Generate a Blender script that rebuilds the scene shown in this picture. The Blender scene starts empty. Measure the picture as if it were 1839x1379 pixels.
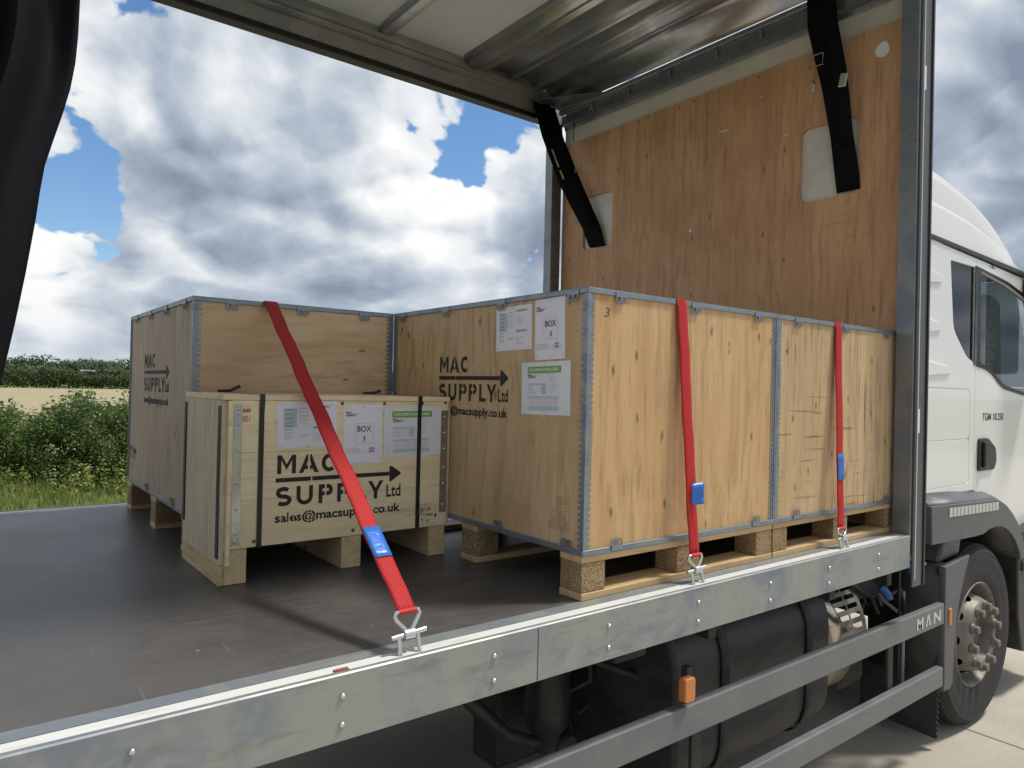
import bpy, bmesh, math, random
from mathutils import Vector, Matrix
rnd = random.Random(7)
sc = bpy.context.scene
col = sc.collection
# ------------------------------------------------------------------ camera
# axes: x along the truck towards the cab, y across it away from the viewer, z up; z=0 is the load bed
YAW, PITCH, ROLL = 0.6592, 0.0059, 0.0230
CAM = Vector((-1.4736, -1.5409, 0.6331))
fw = Vector((math.cos(PITCH)*math.sin(YAW), math.cos(PITCH)*math.cos(YAW), math.sin(PITCH)))
rt0 = Vector((math.cos(YAW), -math.sin(YAW), 0)); up0 = rt0.cross(fw)
rt = math.cos(ROLL)*rt0 + math.sin(ROLL)*up0
up = -math.sin(ROLL)*rt0 + math.cos(ROLL)*up0
cd = bpy.data.cameras.new('camera'); cam = bpy.data.objects.new('camera', cd); col.objects.link(cam)
cam.matrix_world = Matrix(((rt.x, up.x, -fw.x, CAM.x), (rt.y, up.y, -fw.y, CAM.y), (rt.z, up.z, -fw.z, CAM.z), (0, 0, 0, 1)))
cd.sensor_width = 36; cd.lens = 36*1274.8/1839; cd.clip_start = 0.05; cd.clip_end = 6000
sc.camera = cam
# ------------------------------------------------------------------ sun and sky
SUN_EL, SUN_AZ = math.radians(61), math.radians(117)     # azimuth from +y towards +x
sd = Vector((math.sin(SUN_AZ)*math.cos(SUN_EL), math.cos(SUN_AZ)*math.cos(SUN_EL), math.sin(SUN_EL)))
sl = bpy.data.lights.new('sun', 'SUN'); sl.energy = 2.3; sl.angle = math.radians(8); sl.color = (1.0, .955, .88)
so = bpy.data.objects.new('sun', sl); col.objects.link(so); so.location = (8, -4, 16)
so.rotation_euler = sd.to_track_quat('Z', 'Y').to_euler()
sc.view_settings.view_transform = 'Standard'; sc.view_settings.look = 'None'
sc.view_settings.gamma = 1; sc.view_settings.use_curve_mapping = False
sc.view_settings.exposure = 0.62
sc.cycles.max_bounces = 8; sc.cycles.diffuse_bounces = 4; sc.cycles.glossy_bounces = 4
sc.cycles.transparent_max_bounces = 12; sc.cycles.sample_clamp_indirect = 8
sc.cycles.caustics_reflective = False; sc.cycles.caustics_refractive = False

class NT:
    def __init__(s, t): s.t = t
    def n(s, typ, **kw):
        x = s.t.nodes.new(typ)
        for k, v in kw.items(): setattr(x, k, v)
        return x
    def put(s, sock, v):
        if hasattr(v, 'is_linked') or isinstance(v, bpy.types.NodeSocket): s.t.links.new(v, sock)
        elif v is not None: sock.default_value = v
    def math(s, op, a, b=None, c=None, clamp=False):
        x = s.n('ShaderNodeMath', operation=op, use_clamp=clamp)
        for i, v in enumerate((a, b, c)): s.put(x.inputs[i], v)
        return x.outputs[0]
    def vm(s, op, a, b=None, scale=None):
        x = s.n('ShaderNodeVectorMath', operation=op)
        s.put(x.inputs[0], a)
        if b is not None: s.put(x.inputs[1], b)
        if scale is not None: s.put(x.inputs['Scale'], scale)
        return x.outputs['Value'] if op in ('LENGTH', 'DISTANCE', 'DOT_PRODUCT') else x.outputs[0]
    def noise(s, vec, scale, detail=4, rough=.5, dist=0, out=0):
        x = s.n('ShaderNodeTexNoise'); s.put(x.inputs['Vector'], vec)
        x.inputs['Scale'].default_value = scale; x.inputs['Detail'].default_value = detail
        x.inputs['Roughness'].default_value = rough; x.inputs['Distortion'].default_value = dist
        return x.outputs[out]
    def vor(s, vec, scale, feature='F1', out='Distance', rand=1, two_d=False):
        x = s.n('ShaderNodeTexVoronoi', feature=feature); s.put(x.inputs['Vector'], vec)
        x.inputs['Scale'].default_value = scale; x.inputs['Randomness'].default_value = rand
        if two_d: x.voronoi_dimensions = '2D'
        return x.outputs[out]
    def ramp(s, f, *stops, interp='LINEAR'):
        x = s.n('ShaderNodeValToRGB'); s.put(x.inputs[0], f); x.color_ramp.interpolation = interp
        e = x.color_ramp.elements
        for i, (p, c) in enumerate(stops):
            if i < 2: el = e[i]; el.position = p
            else: el = e.new(p)
            if not isinstance(c, (tuple, list)): c = (c, c, c)
            el.color = (*c[:3], 1)
        return x.outputs[0]
    def mr(s, v, a, b, c=0., d=1.):
        x = s.n('ShaderNodeMapRange', clamp=True); s.put(x.inputs[0], v)
        for i, q in enumerate((a, b, c, d)): x.inputs[i+1].default_value = q
        return x.outputs[0]
    def sstep(s, v, a, b):
        x = s.n('ShaderNodeMapRange', interpolation_type='SMOOTHSTEP'); s.put(x.inputs[0], v)
        x.inputs[1].default_value = a; x.inputs[2].default_value = b
        return x.outputs[0]
    def mix(s, f, a, b, mode='MIX'):
        x = s.n('ShaderNodeMix', data_type='RGBA', blend_type=mode)
        s.put(x.inputs[0], f)
        for i, v in ((6, a), (7, b)):
            if isinstance(v, (tuple, list)): v = (*v[:3], 1)
            s.put(x.inputs[i], v)
        return x.outputs[2]
    def mapping(s, vec, scale=(1, 1, 1), loc=(0, 0, 0), rot=(0, 0, 0)):
        x = s.n('ShaderNodeMapping'); s.put(x.inputs[0], vec)
        x.inputs['Location'].default_value = loc; x.inputs['Rotation'].default_value = rot; x.inputs['Scale'].default_value = scale
        return x.outputs[0]
    def sep(s, v):
        x = s.n('ShaderNodeSeparateXYZ'); s.put(x.inputs[0], v); return x.outputs
    def comb(s, a, b, c):
        x = s.n('ShaderNodeCombineXYZ')
        for i, v in enumerate((a, b, c)): s.put(x.inputs[i], v)
        return x.outputs[0]

# cumulus sky: density field on the direction sphere, broken cloud all round with broad gaps and banks
w = bpy.data.worlds.new('World'); sc.world = w; w.use_nodes = True
w.node_tree.nodes.clear()
w.cycles.sampling_method = 'MANUAL'; w.cycles.sample_map_resolution = 256
BANKS = (((.527, .772, .352), 1.0, .080, -.26), ((.105, .972, .205), 1.5, .090, -.40), ((.109, .931, .35), 1.3, .035, -.25),
         ((.150, .895, .425), 1.3, .05, -.20), ((.36, .90, .27), 1., .20, .10), ((.30, .93, .17), 2.4, .26, .10),
         ((.62, .72, .30), 1., .09, .16), ((.92, .30, .25), 1., .30, .16), ((.19, .92, .33), 1.6, .10, .10),
         ((.66, .68, .17), 1.5, .2, .10))
def cloud_group(name, oct_f, oct_b):
    g = bpy.data.node_groups.new(name, 'ShaderNodeTree')
    g.interface.new_socket('Dir', in_out='INPUT', socket_type='NodeSocketVector')
    g.interface.new_socket('Density', in_out='OUTPUT', socket_type='NodeSocketFloat')
    N = NT(g); gi = N.n('NodeGroupInput'); go = N.n('NodeGroupOutput')
    D = gi.outputs[0]
    z = N.sep(D)[2]
    s = N.math('POWER', N.math('ADD', N.math('MAXIMUM', z, 0.0), .09), -.33)
    q = N.vm('SCALE', D, scale=s)
    f1 = N.noise(q, 1.95, oct_f, .60, .15 if oct_f > 3 else 0)
    x = N.n('ShaderNodeTexNoise', noise_type='RIDGED_MULTIFRACTAL', normalize=False); N.put(x.inputs['Vector'], q)
    x.inputs['Scale'].default_value = 5.0; x.inputs['Detail'].default_value = oct_b; x.inputs['Roughness'].default_value = .58
    x.inputs['Offset'].default_value = 1.0; x.inputs['Gain'].default_value = 1.0
    puff = N.math('SUBTRACT', .62, N.math('MULTIPLY', x.outputs[0], .5))
    dens = N.math('ADD', N.math('MULTIPLY', N.math('SUBTRACT', f1, .5), 1.5), N.math('MULTIPLY', puff, PUFF))
    DW = D
    if oct_f > 3: DW = N.vm('ADD', D, N.vm('SCALE', N.vm('SUBTRACT', N.noise(q, 7., 3, .6, out=1), (.5, .5, .5)), scale=.13))
    for c, kz, sg, a in BANKS:
        e = N.vm('MULTIPLY', N.vm('SUBTRACT', DW, c), (1, 1, kz))
        r2 = N.vm('DOT_PRODUCT', e, e)
        dens = N.math('ADD', dens, N.math('MULTIPLY', N.math('EXPONENT', N.math('MULTIPLY', r2, -1/(sg*sg))), a))
    N.put(go.inputs[0], dens)
    return g
PUFF = .40; COVER = (-.185, -.125)
def build_sky():
    N = NT(w.node_tree)
    tc = N.n('ShaderNodeTexCoord'); D = N.vm('NORMALIZE', tc.outputs['Generated'])
    Ga, Gb, Gc = cloud_group('cloud_density', 9, 7), cloud_group('cloud_density_coarse', 3, 2), cloud_group('cloud_density_medium', 6, 5)
    def dens(v, G):
        x = N.n('ShaderNodeGroup'); x.node_tree = G; N.put(x.inputs[0], v); return x.outputs[0]
    sky = N.n('ShaderNodeTexSky', sky_type='NISHITA'); sky.sun_disc = False
    sky.sun_elevation = SUN_EL; sky.sun_rotation = SUN_AZ; sky.air_density = 1.0; sky.dust_density = .6; sky.ozone_density = 2.0
    hs = N.n('ShaderNodeHueSaturation'); hs.inputs['Saturation'].default_value = 1.2; hs.inputs['Value'].default_value = .95
    N.put(hs.inputs['Color'], sky.outputs[0])
    d0 = dens(D, Ga)
    d1 = dens(N.vm('NORMALIZE', N.vm('ADD', D, (.016, -.008, .020))), Gc)
    d2 = dens(N.vm('NORMALIZE', N.vm('ADD', D, (.045, -.02, .11))), Gb)
    z = N.sep(D)[2]
    cover = N.sstep(N.math('ADD', d0, N.math('MULTIPLY', N.math('SUBTRACT', 1., N.sstep(z, .0, .10)), .14)), *COVER)
    # lit where the cloud thins towards the light, grey where much cloud lies above
    g1 = N.math('MULTIPLY', N.math('SUBTRACT', d0, d1), 1.0)
    over = N.math('MULTIPLY', N.math('ADD', d2, .05), -1.35)
    L = N.math('ADD', N.math('ADD', g1, over), .70)
    c = N.ramp(L, (.0, (.25, .30, .39)), (.22, (.355, .415, .51)), (.40, (.46, .53, .62)), (.62, (.66, .71, .765)), (.80, (.84, .87, .90)), (1., (1.0, 1.0, .99)))
    low = N.sstep(z, -.02, .14)
    c = N.mix(N.math('SUBTRACT', 1., low), c, N.mix(.6, c, (.70, .75, .80)))
    cl = N.mix(1., c, (6.5, 6.5, 6.5), 'MULTIPLY')
    f = N.mix(cover, hs.outputs[0], cl)
    bg = N.n('ShaderNodeBackground'); N.put(bg.inputs[0], f); bg.inputs[1].default_value = .1
    o = N.n('ShaderNodeOutputWorld'); N.put(o.inputs[0], bg.outputs[0])
build_sky()

# ------------------------------------------------------------------ mesh helpers
ORG = {}
def link(name, me, mat, parent=None, loc=None):
    o = bpy.data.objects.new(name, me); col.objects.link(o)
    if mat is not None and not me.materials: me.materials.append(mat)
    if parent is not None: o.parent = parent
    ORG[o.name] = Vector(ORG[parent.name]) if parent is not None else Vector((0, 0, 0))
    if loc is not None:
        o.location = Vector(loc) - ORG[o.name]
    return o
class MB:
    def __init__(s): s.v = []; s.f = []
    def add(s, vs, fs):
        b = len(s.v); s.v += [Vector(p) for p in vs]; s.f += [[i+b for i in f] for f in fs]; return s
    def box(s, x0, x1, y0, y1, z0, z1):
        return s.add([(x0,y0,z0),(x1,y0,z0),(x1,y1,z0),(x0,y1,z0),(x0,y0,z1),(x1,y0,z1),(x1,y1,z1),(x0,y1,z1)],
                     [(0,3,2,1),(4,5,6,7),(0,1,5,4),(1,2,6,5),(2,3,7,6),(3,0,4,7)])
    def obox(s, c, ax, ay, az, hx, hy, hz):
        c = Vector(c); ax, ay, az = Vector(ax).normalized()*hx, Vector(ay).normalized()*hy, Vector(az).normalized()*hz
        p = [c+i*ax+j*ay+k*az for k in (-1, 1) for i, j in ((-1,-1),(1,-1),(1,1),(-1,1))]
        return s.add(p, [(0,3,2,1),(4,5,6,7),(0,1,5,4),(1,2,6,5),(2,3,7,6),(3,0,4,7)])
    def prism(s, poly, ax, a, b):
        n = len(poly); i = 'xyz'.index(ax)
        def P(p, t): q = list(p); q.insert(i, t); return q
        vs = [P(p, a) for p in poly] + [P(p, b) for p in poly]
        return s.add(vs, [list(range(n))[::-1], list(range(n, 2*n))] + [(k, (k+1) % n, n+(k+1) % n, n+k) for k in range(n)])
    def strip(s, poly, ax, a, b):      # open profile swept along an axis
        n = len(poly); i = 'xyz'.index(ax)
        def P(p, t): q = list(p); q.insert(i, t); return q
        return s.add([P(p, a) for p in poly] + [P(p, b) for p in poly], [(k, k+1, n+k+1, n+k) for k in range(n-1)])
    def tube(s, path, r, n=8, caps=True, closed=False):
        path = [Vector(p) for p in path]; m = len(path); b = len(s.v)
        prev = None
        for k, p in enumerate(path):
            t = (path[(k+1) % m] - path[k-1]) if closed else (path[min(k+1, m-1)] - path[max(k-1, 0)])
            t.normalize()
            a = prev if prev is not None else (Vector((0, 0, 1)) if abs(t.z) < .9 else Vector((1, 0, 0)))
            u = (a - t*a.dot(t)).normalized(); prev = u; v = t.cross(u)
            rr = r[k] if isinstance(r, (list, tuple)) else r
            for j in range(n):
                an = 2*math.pi*j/n; s.v.append(p + rr*(math.cos(an)*u + math.sin(an)*v))
        for k in range(m if closed else m-1):
            k2 = (k+1) % m
            for j in range(n): s.f.append([b+k*n+j, b+k*n+(j+1) % n, b+k2*n+(j+1) % n, b+k2*n+j])
        if caps and not closed:
            s.f.append([b+j for j in range(n)][::-1]); s.f.append([b+(m-1)*n+j for j in range(n)])
        return s
    def lathe(s, prof, c, ax='y', n=48, skip=None):      # prof: (radius, position along axis)
        c = Vector(c); b = len(s.v)
        i = 'xyz'.index(ax); e1, e2, e0 = [Vector(x) for x in (((0,1,0),(0,0,1),(1,0,0)), ((0,0,1),(1,0,0),(0,1,0)), ((1,0,0),(0,1,0),(0,0,1)))[i]]
        for r, t in prof:
            for j in range(n):
                a = 2*math.pi*j/n; s.v.append(c + e0*t + r*(math.cos(a)*e1 + math.sin(a)*e2))
        for k in range(len(prof)-1):
            for j in range(n):
                if skip and skip(k, j): continue
                s.f.append([b+k*n+j, b+k*n+(j+1) % n, b+(k+1)*n+(j+1) % n, b+(k+1)*n+j])
        return s
    def grid(s, fn, nu, nv):
        b = len(s.v)
        for i in range(nu+1):
            for j in range(nv+1): s.v.append(Vector(fn(i/nu, j/nv)))
        for i in range(nu):
            for j in range(nv): s.f.append([b+i*(nv+1)+j, b+(i+1)*(nv+1)+j, b+(i+1)*(nv+1)+j+1, b+i*(nv+1)+j+1])
        return s
    def build(s, name, mat, parent=None, smooth=0, bevel=0, segs=2, loc=None, solid=0, local=False):
        org = ORG[parent.name] if parent is not None else Vector((0, 0, 0))
        if loc is not None: org = Vector((0, 0, 0)) if local else Vector(loc)
        me = bpy.data.meshes.new(name); me.from_pydata([tuple(p-org) for p in s.v], [], s.f); me.validate()
        bm = bmesh.new(); bm.from_mesh(me)
        bmesh.ops.recalc_face_normals(bm, faces=bm.faces); bm.to_mesh(me); bm.free()
        if smooth:
            me.polygons.foreach_set('use_smooth', [True]*len(me.polygons))
            me.set_sharp_from_angle(angle=math.radians(smooth))
        o = link(name, me, mat, parent, loc)
        if parent is None and loc is not None: ORG[o.name] = Vector(loc)
        if solid:
            m = o.modifiers.new('solidify', 'SOLIDIFY'); m.thickness = solid; m.offset = 0
        if bevel:
            m = o.modifiers.new('bevel', 'BEVEL'); m.width = bevel; m.segments = segs; m.limit_method = 'ANGLE'; m.angle_limit = math.radians(40)
            m.harden_normals = False
        return o
def tag(o, label, cat, group=None, kind=None):
    if label: o['label'] = label
    if cat: o['category'] = cat
    if group: o['group'] = group
    if kind: o['kind'] = kind
    return o
def thing(name, label, cat, loc, group=None):
    o = bpy.data.objects.new(name, None); col.objects.link(o); o.location = loc; o.empty_display_size = .1
    ORG[o.name] = Vector(loc); return tag(o, label, cat, group)
def dup(o, loc, parent=None, name=None):       # loc in world coordinates, shares the mesh
    c = o.copy(); c.name = name or o.name.split('.')[0]; col.objects.link(c)
    ORG[c.name] = ORG[o.name] if parent is None else ORG[parent.name]
    if parent is not None: c.parent = parent
    c.location = Vector(loc) - (ORG[parent.name] if parent is not None else (ORG[o.parent.name] if o.parent else Vector((0, 0, 0))))
    return c
def curve_mesh(cu):
    o = bpy.data.objects.new('tmp', cu); col.objects.link(o)
    dg = bpy.context.evaluated_depsgraph_get(); dg.update()
    me = bpy.data.meshes.new_from_object(o.evaluated_get(dg))
    vs = [v.co.copy() for v in me.vertices]; fs = [list(p.vertices) for p in me.polygons]
    bpy.data.objects.remove(o); bpy.data.curves.remove(cu); bpy.data.meshes.remove(me)
    return vs, fs
TXT = {}
def text2d(s, bold=0., shear=0., spacing=1.):
    k = (s, bold, shear, spacing)
    if k not in TXT:
        cu = bpy.data.curves.new('t', 'FONT'); cu.body = s; cu.size = 1; cu.offset = bold; cu.shear = shear; cu.space_character = spacing
        cu.resolution_u = 4; cu.dimensions = '2D'; cu.fill_mode = 'BOTH'
        TXT[k] = curve_mesh(cu)
    return TXT[k]
def fit(s, u0, u1, v0, v1, bold=0., shear=0., gaps=(), spacing=1., gw=.006):
    """lettering as flat faces filling the box u0..u1, v0..v1; gaps = stencil bridges at those u"""
    vs, fs = text2d(s, bold, shear, spacing)
    xs = [p.x for p in vs]; ys = [p.y for p in vs]
    ax, bx, ay, by = min(xs), max(xs), min(ys), max(ys)
    V = [Vector((u0+(p.x-ax)/(bx-ax)*(u1-u0), v0+(p.y-ay)/(by-ay)*(v1-v0), 0)) for p in vs]
    if gaps:
        me = bpy.data.meshes.new('g'); me.from_pydata([tuple(p) for p in V], [], fs)
        bm = bmesh.new(); bm.from_mesh(me)
        for g in gaps:
            for q in (g-gw/2, g+gw/2):
                bmesh.ops.bisect_plane(bm, geom=bm.verts[:]+bm.edges[:]+bm.faces[:], plane_co=(q, 0, 0), plane_no=(1, 0, 0))
            bmesh.ops.delete(bm, geom=[f for f in bm.faces if abs(f.calc_center_median().x-g) < gw/2], context='FACES')
        bm.to_mesh(me); bm.free()
        V = [v.co.copy() for v in me.vertices]; fs = [list(p.vertices) for p in me.polygons]
        bpy.data.meshes.remove(me)
    return V, fs
def rect(u0, u1, v0, v1): return [Vector((u0, v0, 0)), Vector((u1, v0, 0)), Vector((u1, v1, 0)), Vector((u0, v1, 0))], [[0, 1, 2, 3]]
def frame_rect(u0, u1, v0, v1, t):
    o = [(u0, v0), (u1, v0), (u1, v1), (u0, v1)]; i = [(u0+t, v0+t), (u1-t, v0+t), (u1-t, v1-t), (u0+t, v1-t)]
    return [Vector((*p, 0)) for p in o+i], [[k, (k+1) % 4, 4+(k+1) % 4, 4+k] for k in range(4)]
class Plane:        # 2-D layout carried onto a wall of a thing
    def __init__(s, o, u, v, n): s.o, s.u, s.v, s.n = Vector(o), Vector(u), Vector(v), Vector(n)
    def pts(s, V, off): return [s.o + p.x*s.u + p.y*s.v + off*s.n for p in V]
    def put(s, mb, VF, off=.0006): return mb.add(s.pts(VF[0], off), VF[1])
def shape2d(outline, holes=(), extrude=0., bevel=0.):
    cu = bpy.data.curves.new('s', 'CURVE'); cu.dimensions = '2D'; cu.fill_mode = 'BOTH'; cu.extrude = extrude; cu.bevel_depth = bevel; cu.bevel_resolution = 1
    for poly in [outline] + list(holes):
        sp = cu.splines.new('POLY'); sp.points.add(len(poly)-1); sp.use_cyclic_u = True
        for p, q in zip(sp.points, poly): p.co = (q[0], q[1], 0, 1)
    return curve_mesh(cu)
def rounded(poly, r, n=4):
    out = []; m = len(poly)
    for i in range(m):
        p, a, b = Vector(poly[i]), Vector(poly[i-1]), Vector(poly[(i+1) % m])
        rr = r[i] if isinstance(r, (list, tuple)) else r
        if rr <= 0: out.append(tuple(p)); continue
        da, db = (a-p), (b-p); rr = min(rr, .49*da.length, .49*db.length)
        s, e = p+da.normalized()*rr, p+db.normalized()*rr
        for k in range(n+1):
            t = k/n; out.append(tuple((1-t)**2*s + 2*t*(1-t)*p + t*t*e))
    return out
def rrect(a, b, c, d, r, n=4): return rounded([(a, c), (b, c), (b, d), (a, d)], r, n)

# block letters for the stencils: non-overlapping faces in a unit box
def stroke(path, t, sx=1., sy=1.):
    """constant-width strip along a centre line given in real units; returns verts, faces"""
    P = [Vector(p) for p in path]; n = len(P); V = []; F = []
    for i in range(n):
        a = P[max(i-1, 0)]; b = P[min(i+1, n-1)]; d = (b-a).normalized(); q = Vector((-d.y, d.x))
        if 0 < i < n-1:
            d1 = (P[i]-P[i-1]).normalized(); q1 = Vector((-d1.y, d1.x)); k = 1/max(.5, q.dot(q1))
        else: k = 1
        V += [Vector((*(P[i]+q*t/2*k), 0)), Vector((*(P[i]-q*t/2*k), 0))]
    F = [[2*i, 2*i+1, 2*i+3, 2*i+2] for i in range(n-1)]
    return V, F
def arc(cx, cy, rx, ry, a0, a1, n=14): return [(cx+rx*math.cos(math.radians(a0+(a1-a0)*i/n)), cy+ry*math.sin(math.radians(a0+(a1-a0)*i/n))) for i in range(n+1)]
def glyph(ch, u0, u1, v0, v1, t=.0135):
    w_, h = u1-u0, v1-v0; out = []
    def poly(pts): out.append(([Vector((u0+a*w_, v0+b*h, 0)) for a, b in pts], [list(range(len(pts)))]))
    def st(path, flip=False): out.append(stroke(path, t))
    T_ = t/w_; k = t/2
    if ch == 'M':
        for m_ in (0, 1):
            X = (lambda a: 1-a) if m_ else (lambda a: a)
            poly([(X(0), 0), (X(0), 1), (X(T_), 1), (X(T_), 0)])
            poly([(X(T_), 1), (X(T_), .72), (X(.5), .20), (X(.5), .52)])
    elif ch == 'A':
        for m_ in (0, 1):
            X = (lambda a: 1-a) if m_ else (lambda a: a)
            poly([(X(0), 0), (X(T_*1.05), 0), (X(.30), .20), (X(.45), .20), (X(.45), .40), (X(.37), .40), (X(.45), .64), (X(.45), 1), (X(.385), 1)])
    elif ch == 'C': st(arc((u0+u1)/2+w_*.04, (v0+v1)/2, w_/2-k, h/2-k, 48, 312, 22))
    elif ch == 'U':
        st([(u0+k, v1), (u0+k, v0+h*.45)] + arc((u0+u1)/2, v0+w_/2*.95, w_/2-k, w_/2*.95-k, 180, 360, 12)[0:] + [(u1-k, v0+h*.45), (u1-k, v1)])
    elif ch == 'P':
        poly([(0, 0), (0, 1), (T_, 1), (T_, 0)])
        g = t*.42; x0 = u0+t; r = (h*.60-t)/2; cy = v1-k-r; xm = x0+w_*.16
        for vv in (v1-t, cy-r-k): out.append(rect(x0, xm, vv, vv+t))
        st([(xm+g, v1-k)] + arc(u1-k-r*.9, cy, r*.9, r, 90, -90, 14) + [(xm+g, cy-r)])
    elif ch == 'L':
        poly([(0, 0), (0, 1), (T_, 1), (T_, t/h), (1, t/h), (1, 0)])
    elif ch == 'Y':
        poly([(.5-T_/2, 0), (.5-T_/2, .40), (.5+T_/2, .40), (.5+T_/2, 0)])
        poly([(.5-T_/2, .40), (0, 1), (T_*1.12, 1), (.5, .60), (1-T_*1.12, 1), (1, 1), (.5+T_/2, .40)])
    elif ch == 'S':
        r = (h-t)/4; rx = w_/2-k; cx = (u0+u1)/2
        st(arc(cx, v1-k-r, rx*.92, r, 38, 270, 16) + arc(cx, v0+k+r, rx, r, 90, -142, 16)[1:])
    return out
# ------------------------------------------------------------------ materials
MATS = {}
def mat(name, base=(.5, .5, .5), rough=.5, metal=0., spec=.5, fn=None, coat=0.):
    m = bpy.data.materials.new(name); m.use_nodes = True; t = m.node_tree; t.nodes.clear(); N = NT(t)
    b = N.n('ShaderNodeBsdfPrincipled'); o = N.n('ShaderNodeOutputMaterial'); t.links.new(b.outputs[0], o.inputs[0])
    b.inputs['Base Color'].default_value = (*base, 1); b.inputs['Roughness'].default_value = rough
    b.inputs['Metallic'].default_value = metal; b.inputs['Specular IOR Level'].default_value = spec; b.inputs['Coat Weight'].default_value = coat
    N.b = b; N.o = o
    tc = N.n('ShaderNodeTexCoord'); N.co = tc.outputs['Object']; N.gen = tc.outputs['Generated']
    if fn: fn(N)
    MATS[name] = m; return m
def bump(N, h, strength=.3, dist=.002):
    x = N.n('ShaderNodeBump'); x.inputs['Strength'].default_value = strength; x.inputs['Distance'].default_value = dist
    N.put(x.inputs['Height'], h); N.put(N.b.inputs['Normal'], x.outputs[0])
def objrand(N):
    return N.n('ShaderNodeObjectInfo').outputs['Random']

def wood(name, light, mid, dark, grain='z', knots=.35, streaks=0., bands=9., rough=.55, figure=1., scratch=0., warm=None, knotsize=1.):
    """veneer or board: grain runs along one axis, wandering figure lines, pin knots"""
    def fn(N):
        r = objrand(N)
        off = N.comb(N.math('MULTIPLY', r, 7.3), N.math('MULTIPLY', r, 3.1), N.math('MULTIPLY', r, 5.7))
        c = N.vm('ADD', N.co, off)
        k = 'xyz'.index(grain)
        sc_ = [1., 1., 1.]; sc_[k] = .09
        st = N.mapping(c, scale=sc_)
        warp = N.noise(c, 1.6, 2, .5, out=1)
        st2 = N.vm('ADD', st, N.vm('SCALE', N.vm('SUBTRACT', warp, (.5, .5, .5)), scale=.10*figure))
        fine = N.noise(st2, 150, 3, .6)
        med = N.noise(st2, 32, 4, .6)
        big = N.noise(st2, bands, 3, .55)
        blot = N.noise(c, 2.6, 3, .5)
        colr = N.ramp(big, (.30, mid), (.50, light), (.68, mid))
        colr = N.mix(N.sstep(med, .46, .72), colr, tuple(a*.82 for a in mid))
        colr = N.mix(N.math('MULTIPLY', N.sstep(fine, .50, .75), .35), colr, dark)
        colr = N.mix(N.math('MULTIPLY', N.sstep(blot, .42, .68), .6), colr, warm or tuple(a*.9 for a in mid))
        sm = N.noise(N.mapping(c, scale=[1.6 if i != k else .5 for i in range(3)]), 5.2, 5, .65)
        colr = N.mix(N.math('MULTIPLY', N.sstep(sm, .54, .74), .38), colr, tuple(a*.62 for a in mid))
        # pin knots and mineral streaks drawn out along the grain
        wc = N.sep(N.vm('ADD', c, N.vm('SCALE', N.vm('SUBTRACT', N.noise(c, 11, 2, .5, out=1), (.5, .5, .5)), scale=.022)))
        j = [i for i in range(3) if i != k]
        kv = N.comb(N.math('MULTIPLY', N.math('ADD', wc[j[0]], wc[j[1]]), 8./knotsize), N.math('MULTIPLY', wc[k], 3.4/knotsize), 0.)
        kd = N.vor(kv, 1.0, two_d=True); kc = N.vor(kv, 1.0, out='Color', two_d=True)
        ksel = N.math('GREATER_THAN', N.sep(kc)[0], 1-knots)
        kn = N.math('MULTIPLY', N.math('SUBTRACT', 1., N.sstep(kd, .01, .085)), ksel)
        colr = N.mix(N.math('MULTIPLY', kn, .75), colr, tuple(a*.30 for a in dark))
        if streaks:
            ss = [55., 55., 55.]; ss[k] = 3.0
            sn = N.noise(N.mapping(c, scale=ss), 1., 3, .6)
            patch = N.noise(c, 2.2, 3, .6)
            f = N.math('MULTIPLY', N.sstep(sn, .54, .68), N.sstep(patch, .38, .60))
            colr = N.mix(N.math('MULTIPLY', f, streaks), colr, tuple(a*.35 for a in dark))
        if scratch:
            s2 = [2.2, 2.2, 2.2]; j = [i for i in range(3) if i != k]; s2[k] = 60.
            sn = N.noise(N.mapping(c, scale=s2, rot=(0, .06, 0)), 1., 2, .5)
            f = N.math('MULTIPLY', N.sstep(sn, .63, .68), N.sstep(N.noise(c, 3.1, 2, .5), .45, .58))
            colr = N.mix(N.math('MULTIPLY', f, scratch), colr, tuple(a*.4 for a in dark))
        N.put(N.b.inputs['Base Color'], colr)
        N.put(N.b.inputs['Roughness'], N.mr(med, .3, .7, rough-.08, rough+.1))
        bump(N, N.math('ADD', fine, N.math('MULTIPLY', med, .8)), .22, .0012)
    return mat(name, light, rough, spec=.35, fn=fn)
PLY_V = wood('poplar_plywood', (.615, .41, .215), (.53, .33, .155), (.30, .17, .07), 'z', .5, streaks=.30, warm=(.55, .335, .165))
PLY_VS = wood('poplar_plywood_streaked', (.61, .43, .25), (.53, .36, .195), (.25, .14, .055), 'z', .55, streaks=.75, scratch=.6)
PLY_L = wood('poplar_plywood_side', (.62, .445, .265), (.53, .36, .20), (.28, .15, .055), 'z', .30, bands=6, figure=1.5)
PLY_H = wood('poplar_plywood_horizontal', (.74, .54, .345), (.67, .465, .275), (.44, .27, .13), 'x', .16, bands=12, figure=1.6)
PLY_P = wood('shaded_plywood_side', (.46, .36, .28), (.40, .30, .22), (.25, .17, .11), 'z', .08, bands=6)  # shade on the far crate's ends put into a darker, greyer ply colour
LID = wood('lid_plywood', (.56, .38, .19), (.48, .30, .14), (.28, .16, .06), 'x', .2)
HEADPLY = wood('headboard_plywood', (.60, .36, .20), (.52, .295, .155), (.28, .13, .06), 'z', .22, streaks=.35, bands=4, figure=1.1, rough=.5, scratch=.15, warm=(.46, .245, .12))
PINE = wood('pine_board', (.88, .735, .50), (.82, .665, .42), (.60, .40, .18), 'x', .05, bands=10, figure=1.3, knotsize=2.0)
PINE_END = wood('weathered_pine_end', (.70, .59, .43), (.62, .51, .36), (.36, .31, .2), 'z', .10, bands=8)
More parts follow.
